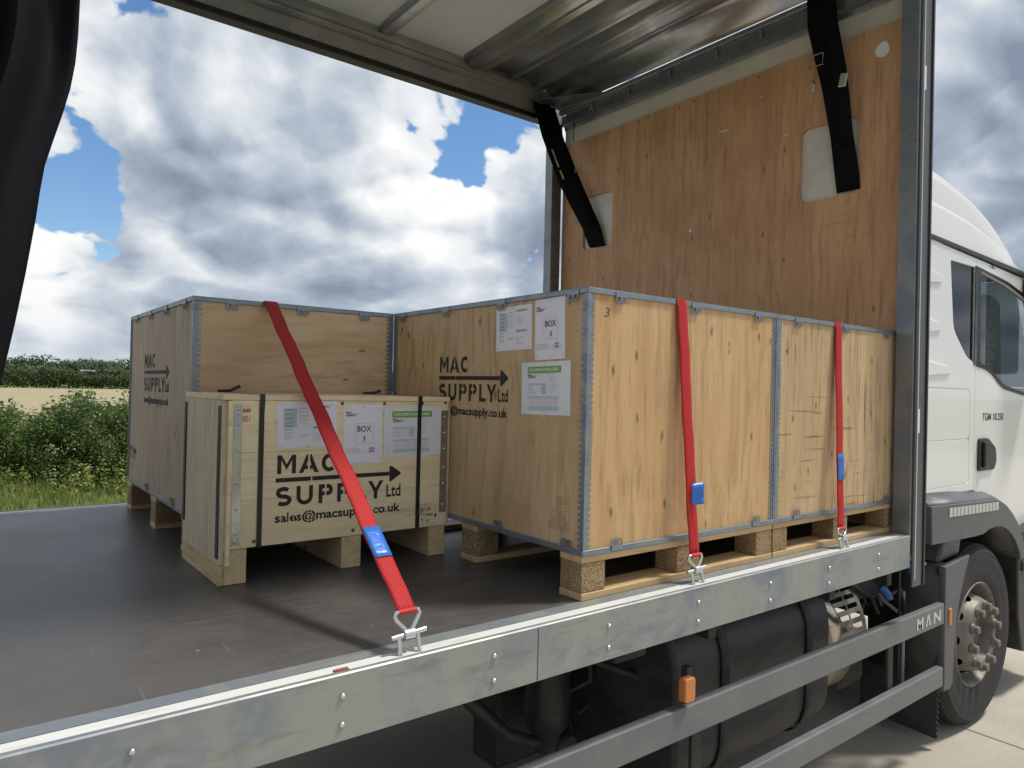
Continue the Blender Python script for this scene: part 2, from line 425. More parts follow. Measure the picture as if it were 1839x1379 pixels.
PINE_LEG = wood('pine_leg', (.66, .51, .30), (.58, .43, .23), (.40, .25, .11), 'y', .05, bands=30)
PALLET = wood('pallet_board', (.62, .44, .24), (.54, .36, .18), (.36, .20, .08), 'x', .12, bands=14)
def _chip(N):
    c = N.vm('ADD', N.co, N.comb(objrand(N), 0., 0.))
    v = N.vor(N.mapping(c, scale=(1, 1, 1.8)), 190, out='Color'); d = N.vor(N.mapping(c, scale=(1, 1, 1.8)), 190)
    k = N.sep(v)[0]
    colr = N.ramp(k, (0., (.17, .11, .055)), (.35, (.29, .20, .105)), (.7, (.37, .26, .14)), (1., (.47, .35, .21)))
    N.put(N.b.inputs['Base Color'], N.mix(N.sstep(N.noise(c, 9, 2, .5), .4, .7), colr, N.mix(.5, colr, (.2, .12, .06))))
    bump(N, N.math('ADD', k, d), .5, .003)
CHIP = mat('chipboard', rough=.85, spec=.2, fn=_chip)

def galv(name, base, rough=.42, metal=.75, spangle=.35, dirt=.25, scale=1., bmp=.15):
    def fn(N):
        c = N.co
        v = N.sep(N.vor(c, 55*scale, out='Color'))[0]
        cl = N.noise(N.mapping(c, scale=(.6, 1, 1)), 5.5*scale, 5, .6, .6)
        st = N.noise(N.mapping(c, scale=(.35, 1, 2.)), 14*scale, 4, .6)
        colr = N.mix(N.math('MULTIPLY', v, spangle), base, tuple(min(1, a*1.28) for a in base))
        colr = N.mix(N.math('MULTIPLY', N.sstep(cl, .45, .60), .75), colr, (base[0]*.68+.01, base[1]*.72+.02, base[2]*.80+.05))
        wv = N.noise(N.mapping(c, scale=(1.2, 1, .8)), 2.6*scale, 4, .6, 1.4)
        colr = N.mix(N.math('MULTIPLY', N.sstep(wv, .50, .60), .5), colr, (base[0]*1.18, base[1]*1.16, base[2]*1.05))
        colr = N.mix(N.math('MULTIPLY', N.sstep(st, .56, .70), dirt), colr, (.10, .10, .085))
        N.put(N.b.inputs['Base Color'], colr)
        N.put(N.b.inputs['Roughness'], N.math('ADD', N.mr(cl, .3, .7, rough-.08, rough+.10), N.math('MULTIPLY', v, .05)))
        bump(N, N.noise(c, 3., 2, .5), bmp, .01)
    return mat(name, base, rough, metal, fn=fn)
GALV = galv('galvanised_rail', (.31, .325, .315), .48, .5)
GALV_B = galv('galvanised_crate_strip', (.25, .285, .325), .38, .6, .3, .15, 2.)
GALV_P = galv('galvanised_post', (.20, .215, .225), .32, .55, .25, .06, 1., .02)
GALV_R = galv('bright_roof_steel', (.46, .46, .455), .33, .9, .06, .12, .4, .02)
CANT = galv('cantrail_aluminium', (.42, .41, .39), .42, .55, .1, .35, .5)
ALU = mat('white_slot_strip', (.72, .72, .70), .35, 0., fn=lambda N: (N.put(N.b.inputs['Base Color'], N.mix(N.math('MULTIPLY', N.sstep(N.noise(N.mapping(N.co, scale=(.5, 3, 1)), 12, 4, .6), .55, .75), .5), (.72, .72, .70), (.42, .40, .37)))))
BRIGHT = mat('zinc_bright', (.72, .72, .70), .25, .95)
HOOK = mat('hook_zinc', (.66, .68, .68), .30, .85)
SHINY = mat('stainless', (.58, .55, .50), .26, .95, fn=lambda N: bump(N, N.noise(N.co, 30, 2, .5), .25, .004))
def _floor(N):
    c = N.co
    g = N.noise(N.mapping(c, scale=(.35, 1, 1)), 42, 5, .7)
    b = N.noise(c, 1.3, 4, .6)
    s1 = N.noise(N.mapping(c, scale=(.5, 16, 1), rot=(0, 0, .35)), 7, 2, .6)
    s2 = N.noise(N.mapping(c, scale=(18, .5, 1), rot=(0, 0, .6)), 7, 2, .6)
    colr = N.mix(N.sstep(g, .35, .7), (.058, .054, .052), (.082, .077, .073))
    colr = N.mix(N.math('MULTIPLY', N.sstep(b, .42, .68), .75), colr, (.112, .103, .095))
    colr = N.mix(N.math('MULTIPLY', N.sstep(s1, .69, .74), .45), colr, (.30, .265, .23))
    colr = N.mix(N.math('MULTIPLY', N.sstep(s2, .70, .75), .35), colr, (.21, .185, .16))
    # arcs scraped by pallets being swung round
    for cx, cy, rr in ((-.55, .45, .42), (-1.35, 1.0, .38), (-.2, .1, .36), (-1.0, .15, .3)):
        d = N.vm('DISTANCE', c, (cx, cy, 0))
        ring = N.math('SUBTRACT', 1., N.sstep(N.math('ABSOLUTE', N.math('SUBTRACT', d, rr)), .001, .0075))
        f = N.math('MULTIPLY', ring, N.sstep(N.noise(c, 3.3, 2, .5), .5, .6))
        colr = N.mix(N.math('MULTIPLY', f, .7), colr, (.26, .225, .19))
    sp = N.vor(c, 14); sps = N.math('GREATER_THAN', N.sep(N.vor(c, 14, out='Color'))[1], .86)
    colr = N.mix(N.math('MULTIPLY', N.math('MULTIPLY', N.math('SUBTRACT', 1., N.sstep(sp, .04, .10)), sps), .6), colr, (.30, .27, .23))
    dk = N.sstep(N.noise(N.mapping(c, scale=(.7, 1.6, 1)), 3.1, 3, .5), .62, .72)
    colr = N.mix(N.math('MULTIPLY', dk, .6), colr, (.045, .038, .034))
    N.put(N.b.inputs['Base Color'], colr)
    N.put(N.b.inputs['Roughness'], N.math('ADD', N.mr(b, .3, .7, .36, .50), N.math('MULTIPLY', N.math('SUBTRACT', g, .5), .2)))
    bump(N, N.math('ADD', N.noise(c, 260, 2, .5), N.math('MULTIPLY', g, 1.5)), .16, .001)
FLOOR = mat('phenolic_floor', rough=.4, spec=.5, fn=_floor)
def _dusty(base, rough, dust=(.23, .21, .18), amt=.35, sc_=4.):
    def fn(N):
        n = N.noise(N.co, sc_, 5, .6); n2 = N.noise(N.mapping(N.co, scale=(.4, 1, 2.5)), sc_*5, 3, .6)
        N.put(N.b.inputs['Base Color'], N.mix(N.math('MULTIPLY', N.sstep(N.math('ADD', n, N.math('MULTIPLY', n2, .4)), .55, .95), amt), base, dust))
        N.put(N.b.inputs['Roughness'], N.mr(n, .3, .7, rough-.06, rough+.12))
    return fn
GREY = mat('grey_guard_paint', (.135, .142, .15), .42, fn=_dusty((.135, .142, .15), .42, (.24, .23, .21), .4))
GREYPL = mat('grey_moulded_plastic', (.085, .09, .10), .45, fn=_dusty((.085, .09, .10), .45, (.2, .19, .17), .3))
POSTG = mat('post_grey_paint', (.07, .075, .08), .38, fn=_dusty((.07, .075, .08), .38, (.2, .2, .19), .2))
BLACK = mat('black_plastic', (.018, .018, .019), .42, fn=_dusty((.018, .018, .019), .42, (.10, .095, .085), .3))
TANK = mat('black_tank_paint', (.030, .031, .034), .5, fn=_dusty((.024, .025, .028), .5, (.12, .11, .095), .45, 3.5))
CHASSIS = mat('chassis_black', (.020, .020, .021), .6, fn=_dusty((.020, .020, .021), .6, (.09, .08, .07), .5))
TYRE = mat('tyre_rubber', (.028, .028, .028), .72, fn=_dusty((.017, .017, .018), .75, (.06, .055, .05), .5, 6.))
RIM = mat('rim_dull_silver', (.2, .19, .17), .55, .3, fn=_dusty((.235, .22, .195), .55, (.13, .11, .085), .85, 9.))
WHITE = mat('cab_white_paint', (.80, .80, .785), .28, coat=.4, fn=lambda N: (N.put(N.b.inputs['Base Color'], N.mix(N.math('MULTIPLY', N.sstep(N.noise(N.mapping(N.co, scale=(1, 1, .4)), 3, 4, .6), .5, .8), .25), (.80, .80, .785), (.72, .71, .68)))))
GRP = mat('headboard_white_panel', (.62, .60, .55), .5, fn=_dusty((.62, .60, .55), .5, (.42, .38, .32), .5))
def _red(N):
    m = N.mapping(N.gen, scale=(1, 1, 1))
    c = N.co
    x = N.n('ShaderNodeAttribute', attribute_name='weave'); uv = x.outputs['Vector']
    s = N.sep(uv)
    a = N.math('SINE', N.math('MULTIPLY', s[0], 6.283*5)); b = N.math('SINE', N.math('MULTIPLY', s[1], 6.283/.0105))
    wv = N.math('MULTIPLY', a, b)
    N.put(N.b.inputs['Base Color'], N.mix(N.sstep(wv, .1, .9), N.mix(N.noise(c, 8, 3, .5), (.50, .020, .022), (.60, .030, .030)), (.17, .006, .008)))
    bump(N, wv, .5, .0015)
    ed = N.sstep(N.math('ABSOLUTE', N.math('SUBTRACT', s[0], .5)), .42, .47)
    base = N.b.inputs['Base Color'].links[0].from_socket
    gr = N.sstep(N.noise(c, 5.5, 4, .65), .55, .75)
    N.put(N.b.inputs['Base Color'], N.mix(N.math('MULTIPLY', gr, .35), N.mix(N.math('MULTIPLY', ed, .5), base, (.30, .010, .012)), (.20, .03, .025)))
RED = mat('red_webbing', (.5, .02, .02), .62, spec=.3, fn=_red)
REDP = mat('red_marker_pen', (.45, .03, .03), .6)
BLUE = mat('blue_tag', (.03, .17, .62), .35, fn=lambda N: bump(N, N.noise(N.co, 40, 3, .6), .6, .004))
BLACKWEB = mat('black_webbing', (.004, .004, .006), .75, spec=.12, fn=lambda N: bump(N, N.noise(N.mapping(N.co, scale=(8, 8, 1)), 12, 2, .5), .25, .004))
CURT = mat('curtain_dark_pvc', (.005, .0047, .0075), .62, spec=.16, fn=lambda N: bump(N, N.noise(N.co, 3, 3, .5), .4, .02))
BAND = mat('black_strapping', (.012, .012, .013), .35)
STENCIL = mat('stencil_black', (.018, .017, .016), .7, fn=lambda N: N.put(N.b.inputs['Base Color'], N.mix(N.sstep(N.noise(N.co, 160, 3, .6), .50, .8), (.016, .015, .015), (.09, .07, .05))))
PENCIL = mat('pen_grey', (.12, .08, .05), .7)
INK = mat('print_black', (.05, .05, .055), .6)
INKG = mat('print_grey', (.36, .38, .42), .6)
INKT = mat('print_pale_teal', (.46, .57, .60), .6)
GREEN = mat('print_green', (.16, .42, .05), .5)
def _paper(N):
    bump(N, N.noise(N.co, 9, 2, .5), .5, .006)
PAPER = mat('white_paper', (.80, .79, .86), .6, fn=_paper)
SLEEVE = mat('document_sleeve', (.76, .76, .82), .22, fn=_paper)
SCREW = mat('screw_steel', (.16, .13, .09), .4, .7)
DARKTRIM = mat('dark_trim', (.012, .012, .013), .4)
GLASSD = mat('dark_glass', (.010, .012, .014), .04, spec=.35)
def _glass(N):
    t = N.t; tr = N.n('ShaderNodeBsdfTransparent'); tr.inputs[0].default_value = (.36, .40, .40, 1)
    gl = N.n('ShaderNodeBsdfGlossy'); gl.inputs['Roughness'].default_value = .02; gl.inputs[0].default_value = (1, 1, 1, 1)
    lw = N.n('ShaderNodeLayerWeight'); lw.inputs[0].default_value = .5
    fv = N.math('ADD', N.math('MULTIPLY', N.math('POWER', lw.outputs['Facing'], 4.), .5), .04)
    mx = N.n('ShaderNodeMixShader'); t.links.new(fv, mx.inputs[0]); t.links.new(tr.outputs[0], mx.inputs[1]); t.links.new(gl.outputs[0], mx.inputs[2])
    t.links.new(mx.outputs[0], N.o.inputs[0])
GLASS = mat('window_glass', fn=_glass)
SEAT = mat('plastic_wrapped_seat', (.62, .63, .64), .22, fn=lambda N: bump(N, N.noise(N.co, 14, 3, .6, 1.2), 1., .03))
ORANGE = mat('amber_lens', (.58, .21, .06), .4, fn=lambda N: bump(N, N.math('SINE', N.math('MULTIPLY', N.sep(N.co)[2], 900.)), .2, .001))
REFL = mat('retro_strip', (.50, .50, .48), .3)
BLUEV = mat('blue_valve', (.045, .14, .36), .55)
TEAL = mat('teal_bracket', (.05, .28, .34), .45)
WHITEP = mat('white_sticker', (.78, .78, .76), .45)
def _roof(N):
    t = N.t; d = N.n('ShaderNodeBsdfDiffuse'); tr = N.n('ShaderNodeBsdfTranslucent')
    n = N.noise(N.mapping(N.co, scale=(.7, .35, 1)), 3, 3, .5)
    c = N.mix(n, (.40, .40, .35), (.28, .29, .26))
    N.put(d.inputs[0], c); N.put(tr.inputs[0], c)
    mx = N.n('ShaderNodeMixShader'); mx.inputs[0].default_value = .14
    t.links.new(d.outputs[0], mx.inputs[1]); t.links.new(tr.outputs[0], mx.inputs[2]); t.links.new(mx.outputs[0], N.o.inputs[0])
ROOFSHEET = mat('translucent_roof_sheet', fn=_roof)
def _conc(N):
    c = N.co
    g = N.noise(c, 170, 3, .7); b = N.noise(c, 1.1, 5, .6); br = N.noise(N.mapping(c, scale=(1, 26, 1)), 7, 3, .6)
    colr = N.mix(N.sstep(b, .35, .7), (.40, .36, .30), (.49, .445, .375))
    colr = N.mix(N.math('MULTIPLY', N.sstep(g, .52, .72), .55), colr, (.25, .225, .185))
    colr = N.mix(N.math('MULTIPLY', N.sstep(br, .5, .75), .3), colr, (.30, .265, .215))
    st = N.sstep(N.noise(c, 2.3, 4, .6, .6), .60, .75)
    colr = N.mix(N.math('MULTIPLY', st, .5), colr, (.24, .21, .17))
    N.put(N.b.inputs['Base Color'], colr)
    bump(N, N.math('ADD', N.math('MULTIPLY', g, .6), br), .5, .003)
CONC = mat('brushed_concrete', rough=.85, spec=.25, fn=_conc)
def leafmat(name, a, b, c, tr=.3, rough=.45):
    def fn(N):
        t = N.t; gi = N.n('ShaderNodeNewGeometry'); r = gi.outputs['Random Per Island']
        pos = N.noise(gi.outputs['Position'], 1.7, 3, .6)
        colr = N.ramp(r, (0., a), (.5, b), (1., c))
        colr = N.mix(N.math('MULTIPLY', N.sstep(pos, .42, .66), .6), colr, tuple(q*1.3 for q in c))
        N.put(N.b.inputs['Base Color'], colr)
        tl = N.n('ShaderNodeBsdfTranslucent'); N.put(tl.inputs[0], N.mix(.5, colr, tuple(min(1, q*1.4) for q in c)))
        mx = N.n('ShaderNodeMixShader'); mx.inputs[0].default_value = tr
        t.links.new(N.b.outputs[0], mx.inputs[1]); t.links.new(tl.outputs[0], mx.inputs[2]); t.links.new(mx.outputs[0], N.o.inputs[0])
    return mat(name, b, rough, spec=.3, fn=fn)
LEAF = leafmat('hedge_leaves', (.032, .066, .016), (.064, .118, .026), (.125, .185, .048))
GRASS = leafmat('verge_grass', (.10, .16, .03), (.17, .24, .05), (.33, .35, .13), .35, .6)
FARLEAF = leafmat('far_leaves', (.026, .046, .014), (.042, .070, .020), (.065, .095, .030), .15, .7)
WOODLEAF = leafmat('woodland_leaves', (.030, .050, .024), (.045, .070, .032), (.062, .090, .040), .1, .8)
BARK = mat('hedge_stems', (.06, .045, .03), .9)
def _ground(N):
    c = N.co; s = N.sep(c); y = s[1]
    n = N.noise(c, .05, 4, .6); f = N.noise(N.mapping(c, scale=(1, .25, 1)), 1.2, 4, .65); fn_ = N.noise(c, 9., 3, .6)
    straw = N.mix(f, (.33, .285, .18), (.42, .365, .245)); straw = N.mix(N.math('MULTIPLY', fn_, .4), straw, (.30, .25, .14)); straw = N.mix(N.math('MULTIPLY', N.sstep(N.noise(N.mapping(c, scale=(.35, 1, 1)), .22, 3, .6), .45, .65), .35), straw, (.30, .26, .155))
    grass = N.mix(fn_, (.06, .10, .02), (.12, .16, .04))
    past = N.mix(N.sstep(n, .4, .6), (.085, .13, .035), (.15, .19, .06))
    colr = N.mix(N.math('GREATER_THAN', y, 14.5), grass, straw)
    colr = N.mix(N.math('GREATER_THAN', N.math('ADD', y, N.math('MULTIPLY', n, 20)), 156.), colr, past)
    N.put(N.b.inputs['Base Color'], colr)
    bump(N, fn_, .6, .05)
GROUND = mat('field_ground', rough=.95, spec=.1, fn=_ground)
# ------------------------------------------------------------------ the yard and the land
GZ = -1.19
def hill(x, y):
    r = max(0., (y-190)/520.); r = min(r, 1.); s = r*r*(3-2*r)
    return GZ-.03 + s*(8.0 + 2.*math.sin(x*.006+.6) + 1.6*math.sin(x*.017+y*.01)) + max(0, y-1000)*-.01
def make_ground():
    b = MB()
    xs = sorted(set([-2500, -1500, -900, -600] + list(range(-420, 900, 40)) + [1100, 1500, 2200, 3000]))
    ys = [-2500, -1200, -500, -150, -40, -8, 0, 8, 14, 40, 90, 150, 190, 230, 270, 320, 370, 430, 500, 570, 640, 710, 800, 1000, 1500, 2500, 3500]
    n = len(ys)
    for x in xs:
        for y in ys: b.v.append(Vector((x, y, hill(x, y))))
    for i in range(len(xs)-1):
        for j in range(n-1): b.f.append([i*n+j, (i+1)*n+j, (i+1)*n+j+1, i*n+j+1])
    return tag(b.build('ground', GROUND, smooth=60), None, None, kind='structure')
make_ground()
yard = MB().box(-22, 26, -13, 8.0, GZ-.028, GZ-.022).build('concrete_yard', mat('joint_filler', (.10, .09, .075), .9)); tag(yard, None, None, kind='structure')
xe = [-20.05, -15.55, -11.05, -6.55, -2.05+.5, 2.95, 7.45, 11.95, 16.45, 20.95, 25.45]
ye = [-12.2, -7.7, -3.2, 3.4, 7.9]
for i in range(len(xe)-1):
    for j in range(len(ye)-1):
        g = .006
        MB().box(xe[i]+g, xe[i+1]-g, ye[j]+g, ye[j+1]-g, GZ-.021, GZ).build('concrete_slab', CONC, yard, bevel=.004, segs=1)

# ------------------------------------------------------------------ the truck
T = thing('curtainside_truck', 'white cabbed lorry with open curtain side and dark load bed', 'lorry', (0, 1.225, GZ))
XF = 2.06            # headboard plane
XR = -5.2            # rear end of the body
bed = MB().box(XR, XF-.002, 0.0, 2.44, -.030, 0.).build('bed_floor', FLOOR, T)
def rail(sgn, y0):
    Y = lambda d: y0 + sgn*d      # d grows outwards
    prof = [(Y(-.006), .0005), (Y(.044), .0025), (Y(.0445), -.006), (Y(.086), -.006), (Y(.0865), .004), (Y(.0985), .004), (Y(.102), .001), (Y(.102), -.142), (Y(.080), -.146), (Y(.08), -.150), (Y(.0), -.150), (Y(0.), -.032), (Y(-.006), -.032)]
    r = MB().prism(prof if sgn < 0 else prof[::-1], 'x', XR, 1.957).build('side_rail', GALV, T, smooth=30)
    MB().box(XR+.01, 1.955, min(Y(.0455), Y(.0855)), max(Y(.0455), Y(.0855)), -.0055, .0012).build('slot_strip', ALU, r)
    return r
nr = rail(-1, 0.0); fr_ = rail(1, 2.444)
# dome-headed rivets in pairs along the near rail
rv = MB(); rv.lathe([(.0001, -.005), (.003, -.0045), (.0052, -.0028), (.0068, 0), (.0068, .002)], (0, 0, 0), 'y', 12)
first = None
x = -4.9
k = 0
while x < 1.75:
    for z in (-.044, -.106):
        p = (x+.0, -.1045, z)
        if first is None: first = rv.build('rivet', BRIGHT, nr, smooth=60, loc=p, local=True); first.parent = nr; first.location = Vector(p)-ORG[nr.name]
        else: dup(first, p, nr, 'rivet')
    x += .4095
for xx in (-.251, -3.1): MB().box(xx-.0007, xx+.0007, -.1030, -.1025, -.140, -.001).build('rail_joint', CHASSIS, nr)
MB().box(-.815, -.782, -.084, -.072, -.0002, .0050).build('slot_plug', mat('rusty_red_plug', (.30, .08, .045), .7), nr)
# front corner posts
def post(sgn, y0):
    Y = lambda d: y0 + sgn*d
    a, b_ = sorted((Y(.018), Y(.099)))
    p = MB().box(1.962, 2.055, a, b_, -.02, 2.62).build('corner_post', GALV_P, T, bevel=.004)
    a2, b2 = sorted((Y(.0995), Y(.109)))
    MB().box(1.972, 2.085, a2, b2, -.235, 2.66).build('post_cover', POSTG, p, bevel=.003)
    a3, b3 = sorted((Y(.109), Y(.1155)))
    MB().box(2.068, 2.083, a3, b3, -.235, 2.66).build('post_seal', DARKTRIM, p)
    a4, b4 = sorted((Y(.1095), Y(.1125)))
    MB().box(1.986, 1.990, a4, b4, -.20, 2.64).build('curtain_cord', WHITEP, p)
    for zz in (2.05, .47): MB().box(1.992, 2.006, a4, b4, zz, zz+.11).build('clip_sticker', WHITEP, p)
    return p
post(-1, 0.); post(1, 2.444)
# headboard: plywood lining with two hand holes over a pale panel
def headboard():
    h1 = rrect(.225, .535, 1.66, 2.05, .045, 5); h2 = rrect(1.93, 2.22, 1.64, 2.02, .045, 5)
    V, F = shape2d([(-.012, .002), (2.452, .002), (2.452, 2.455), (-.012, 2.455)], [h1, h2], .006, 0)
    b = MB(); b.add([(XF+.007+p.z, p.x, p.y) for p in V], F)
    h = b.build('headboard_lining', HEADPLY, T)
    MB().box(XF+.016, XF+.05, -.012, 2.452, .0, 2.70).build('headboard_panel', GRP, T)
    s = MB().lathe([(.0001, -.002), (.006, -.0015), (.0075, .0005)], (0, 0, 0), 'x', 8); f0 = None
    for yy, zz in [(.02, z) for z in (.3, .6, .95, 1.27, 1.6, 1.95, 2.15, 2.41)] + [(2.42, z) for z in (.5, 1.1, 1.7, 2.3)] + [(y, 2.43) for y in (.4, .8, 1.25, 1.7, 2.1)]:
        p = (XF+.0005, yy, zz)
        if f0 is None: f0 = s.build('screw', SCREW, h, loc=p, local=True); f0.parent = h; f0.location = Vector(p)-ORG[h.name]
        else: dup(f0, p, h, 'screw')
    st = MB()
    for k in range(7): 
        a = k*.9; st.lathe([(.0001, 0), (.018+.008*rnd.random(), .0005)], (XF-.0004-.0001*k, .115+.016*math.cos(a), 2.335+.018*math.sin(a)), 'x', 9)
    st.build('torn_sticker', WHITEP, h)
    for (y0, y1, z, t) in ((1.0, 1.06, 2.18, .006), (.77, .80, 2.31, .004), (.61, .635, 2.05, .005), (1.25, 1.268, 1.62, .018)):
        MB().add([(XF-.0003, y0, z), (XF-.0003, y1, z+.004), (XF-.0003, y1, z+t+.002), (XF-.0003, y0, z+t)], [(0, 1, 2, 3)]).build('scuff', WHITEP, h)
headboard()
MB().strip([(2.025, 2.665), (2.025, 2.60), (2.052, 2.592), (2.056, 2.575), (2.06, 2.565)], 'y', .0, 2.44).build('header_rail', GALV_P, T, solid=.003)
hr2 = MB().box(1.99, 2.03, .0, 2.44, 2.668, 2.70).build('header_rail', GALV_B, T, bevel=.006)
for y in (.45, .75, 1.05, 1.4, 1.75, 2.1): MB().box(2.005, 2.024, y, y+.02, 2.62, 2.6675).build('rail_bracket', GALV_B, T, bevel=.003)
MB().tube([(2.045, 2.33, 2.62), (2.046, 2.33, 2.54), (2.048, 2.332, 2.46)], .004, 6).build('header_cable', BLACK, T, smooth=60)
# cantrails (eaves beams) and roof
def cantrail(sgn, y0):
    Y = lambda d: y0 + sgn*d
    prof = [(Y(-.012), 2.805), (Y(-.012), 2.775), (Y(.006), 2.768), (Y(.010), 2.752), (Y(.002), 2.745), (Y(.002), 2.735), (Y(.020), 2.728), (Y(.024), 2.66), (Y(.020), 2.642), (Y(.03), 2.640), (Y(.085), 2.640), (Y(.10), 2.66), (Y(.10), 2.86), (Y(.02), 2.87), (Y(.02), 2.81)]
    c = MB().prism(prof if sgn > 0 else prof[::-1], 'x', XR, 1.96).build('cantrail', CANT, T, smooth=25)
    a, b_ = sorted((Y(.022), Y(.104)))
    MB().box(XR, 1.958, a, b_, 2.604, 2.6395).build('curtain_track', DARKTRIM, c, bevel=.006)
    return c
cn = cantrail(-1, 0.); cf = cantrail(1, 2.444)
MB().prism([(1.80, 2.60), (2.055, 2.60), (2.055, 2.84), (1.80, 2.79)], 'y', 2.462, 2.470).build('corner_gusset', CANT, cf)
MB().prism([(1.72, 2.435), (2.0, 2.0), (2.02, 2.0), (2.02, 2.44)], 'z', 2.706, 2.712).build('roof_gusset', GALV_P, T)
for k in range(9): MB().tube([(1.76+.022*k, 2.425, 2.745), (1.765+.022*k, 2.415, 2.72+.008*math.sin(k*2.)), (1.77+.022*k, 2.42, 2.695)], .0042, 6).build('curtain_hook', GALV_B, cf, smooth=60)
for k in range(6): MB().tube([(2.02, 2.28-.035*k, 2.655), (2.01, 2.275-.035*k, 2.63), (2.018, 2.27-.035*k, 2.605)], .004, 6).build('rail_hook', GALV_B, T, smooth=60)
def roof():
    b = MB(); b.grid(lambda u, v: (XR+(1.20-XR)*u, -.05+2.54*v, 2.858+.012*math.sin(v*math.pi)+.010*math.sin(u*43)*math.sin(v*math.pi)), 60, 10)
    b.build('roof_sheet', ROOFSHEET, T, smooth=60)
    bow = [(-.045, .055), (-.045, .018), (-.034, .004), (-.012, .0), (.012, .0), (.034, .004), (.045, .018), (.045, .055)]
    for x in (-4.3, -3.6, -2.9, -2.2, -1.5, -.8, -.1, .56):
        MB().prism([(x+p[0], 2.805+p[1]) for p in bow], 'y', 0.0, 2.44).build('roof_bow', GALV_R, T, smooth=40)
    # pressed steel front section of the roof
    pr = [(1.14, 2.862), (1.15, 2.815)]
    def lobe(x0, x1, z0, d, n=7):
        return [(x0+(x1-x0)*i/n, z0-d*math.sin(math.pi*i/n)) for i in range(n+1)]
    pr += lobe(1.155, 1.26, 2.812, .035) + lobe(1.263, 1.34, 2.815, .02) + [(1.36, 2.835), (1.50, 2.84)]
    pr += lobe(1.515, 1.56, 2.835, .035, 5) + [(1.57, 2.845), (1.70, 2.85), (1.71, 2.835)]
    pr += lobe(1.72, 1.80, 2.83, .04) + lobe(1.805, 1.86, 2.835, .018, 5) + [(1.875, 2.80), (1.985, 2.745), (1.992, 2.705)]
    MB().strip(pr, 'y', 0.0, 2.44).build('roof_front_panel', GALV_R, T, smooth=50, solid=.004)
    MB().box(1.205, 2.02, -.09, 2.54, 2.875, 2.89).build('roof_front_cover', GRP, T)
roof()
# chassis and running gear under the bed
for y in (.80, 1.62): MB().box(XR+.2, 3.9, y, y+.07, -.46, -.18).build('chassis_rail', CHASSIS, T, bevel=.006)
for x in (-3.6, -2.4, -1.2, -.15, 1.0, 2.0): MB().box(x, x+.09, .02, 2.42, -.152, -.036).build('cross_member', CHASSIS, T)
MB().box(-.4, 1.9, 1.8, 2.35, -.8, -.25).build('battery_box', CHASSIS, T, bevel=.02)
def guard(z0, z1):
    pr = rrect(-.052, -.016, z0, z1, .006, 2)
    return MB().prism(pr, 'x', -3.0, 2.478).build('side_guard', GREY, T, bevel=.002, segs=1)
g1 = guard(-.510, -.405); g2 = guard(-.826, -.727)
b = MB(); pl = Plane((0, -.052, 0), (1, 0, 0), (0, 0, 1), (0, -1, 0))
for ch, a, c in (('M', 2.165, 2.235), ('A', 2.262, 2.322), ('N', 2.352, 2.436)):
    if ch == 'A':      # open letter without a crossbar, drawn as an arch
        V = [(0, 0), (.017, 0), (.030, .042), (.043, 0), (.060, 0), (.040, .056), (.020, .056)]
        pl.put(b, ([Vector((a+p[0], -.485+p[1], 0)) for p in V], [[0, 1, 2, 6], [2, 5, 6], [2, 3, 4, 5]]), .0015)
    else: pl.put(b, fit(ch, a, c, -.485, -.429, .03), .0015)
b.build('guard_lettering', mat('guard_letters', (.55, .55, .52), .4), g1)
for x in (.52, 1.96, -1.9): MB().box(x, x+.05, -.0155, .0, -.86, -.43).build('guard_bracket', CHASSIS, T, bevel=.004)
sm = MB().box(.455, .485, -.040, -.012, -.405, -.285).build('marker_bracket', CHASSIS, T, bevel=.004)
MB().prism(rrect(.408, .460, -.383, -.304, .013, 3), 'y', -.072, -.041).build('side_marker_lamp', ORANGE, sm, bevel=.004)
def tank():
    pr = rounded([(.12, -.225), (.70, -.225), (.70, -.885), (.12, -.885)], [.20, .12, .16, .20], 8)
    t = MB().prism(pr, 'x', .60, 1.685).build('fuel_tank', TANK, T, smooth=35, bevel=.02, segs=3)
    q = rounded([(.112, -.217), (.71, -.217), (.71, -.893), (.112, -.893)], [.206, .12, .165, .206], 8)
    for x in (.86, 1.47):
        b = MB()
        for a, c in ((x, x+.05),):
            b.strip(q+[q[0]], 'x', a, c)
        b.build('tank_strap', CHASSIS, t, smooth=35, solid=.004)
    MB().tube([(1.10, .30, -.235), (1.10, .30, -.19)], .06, 20).build('filler_cap', BLACK, t, smooth=40)
    return t
tank()
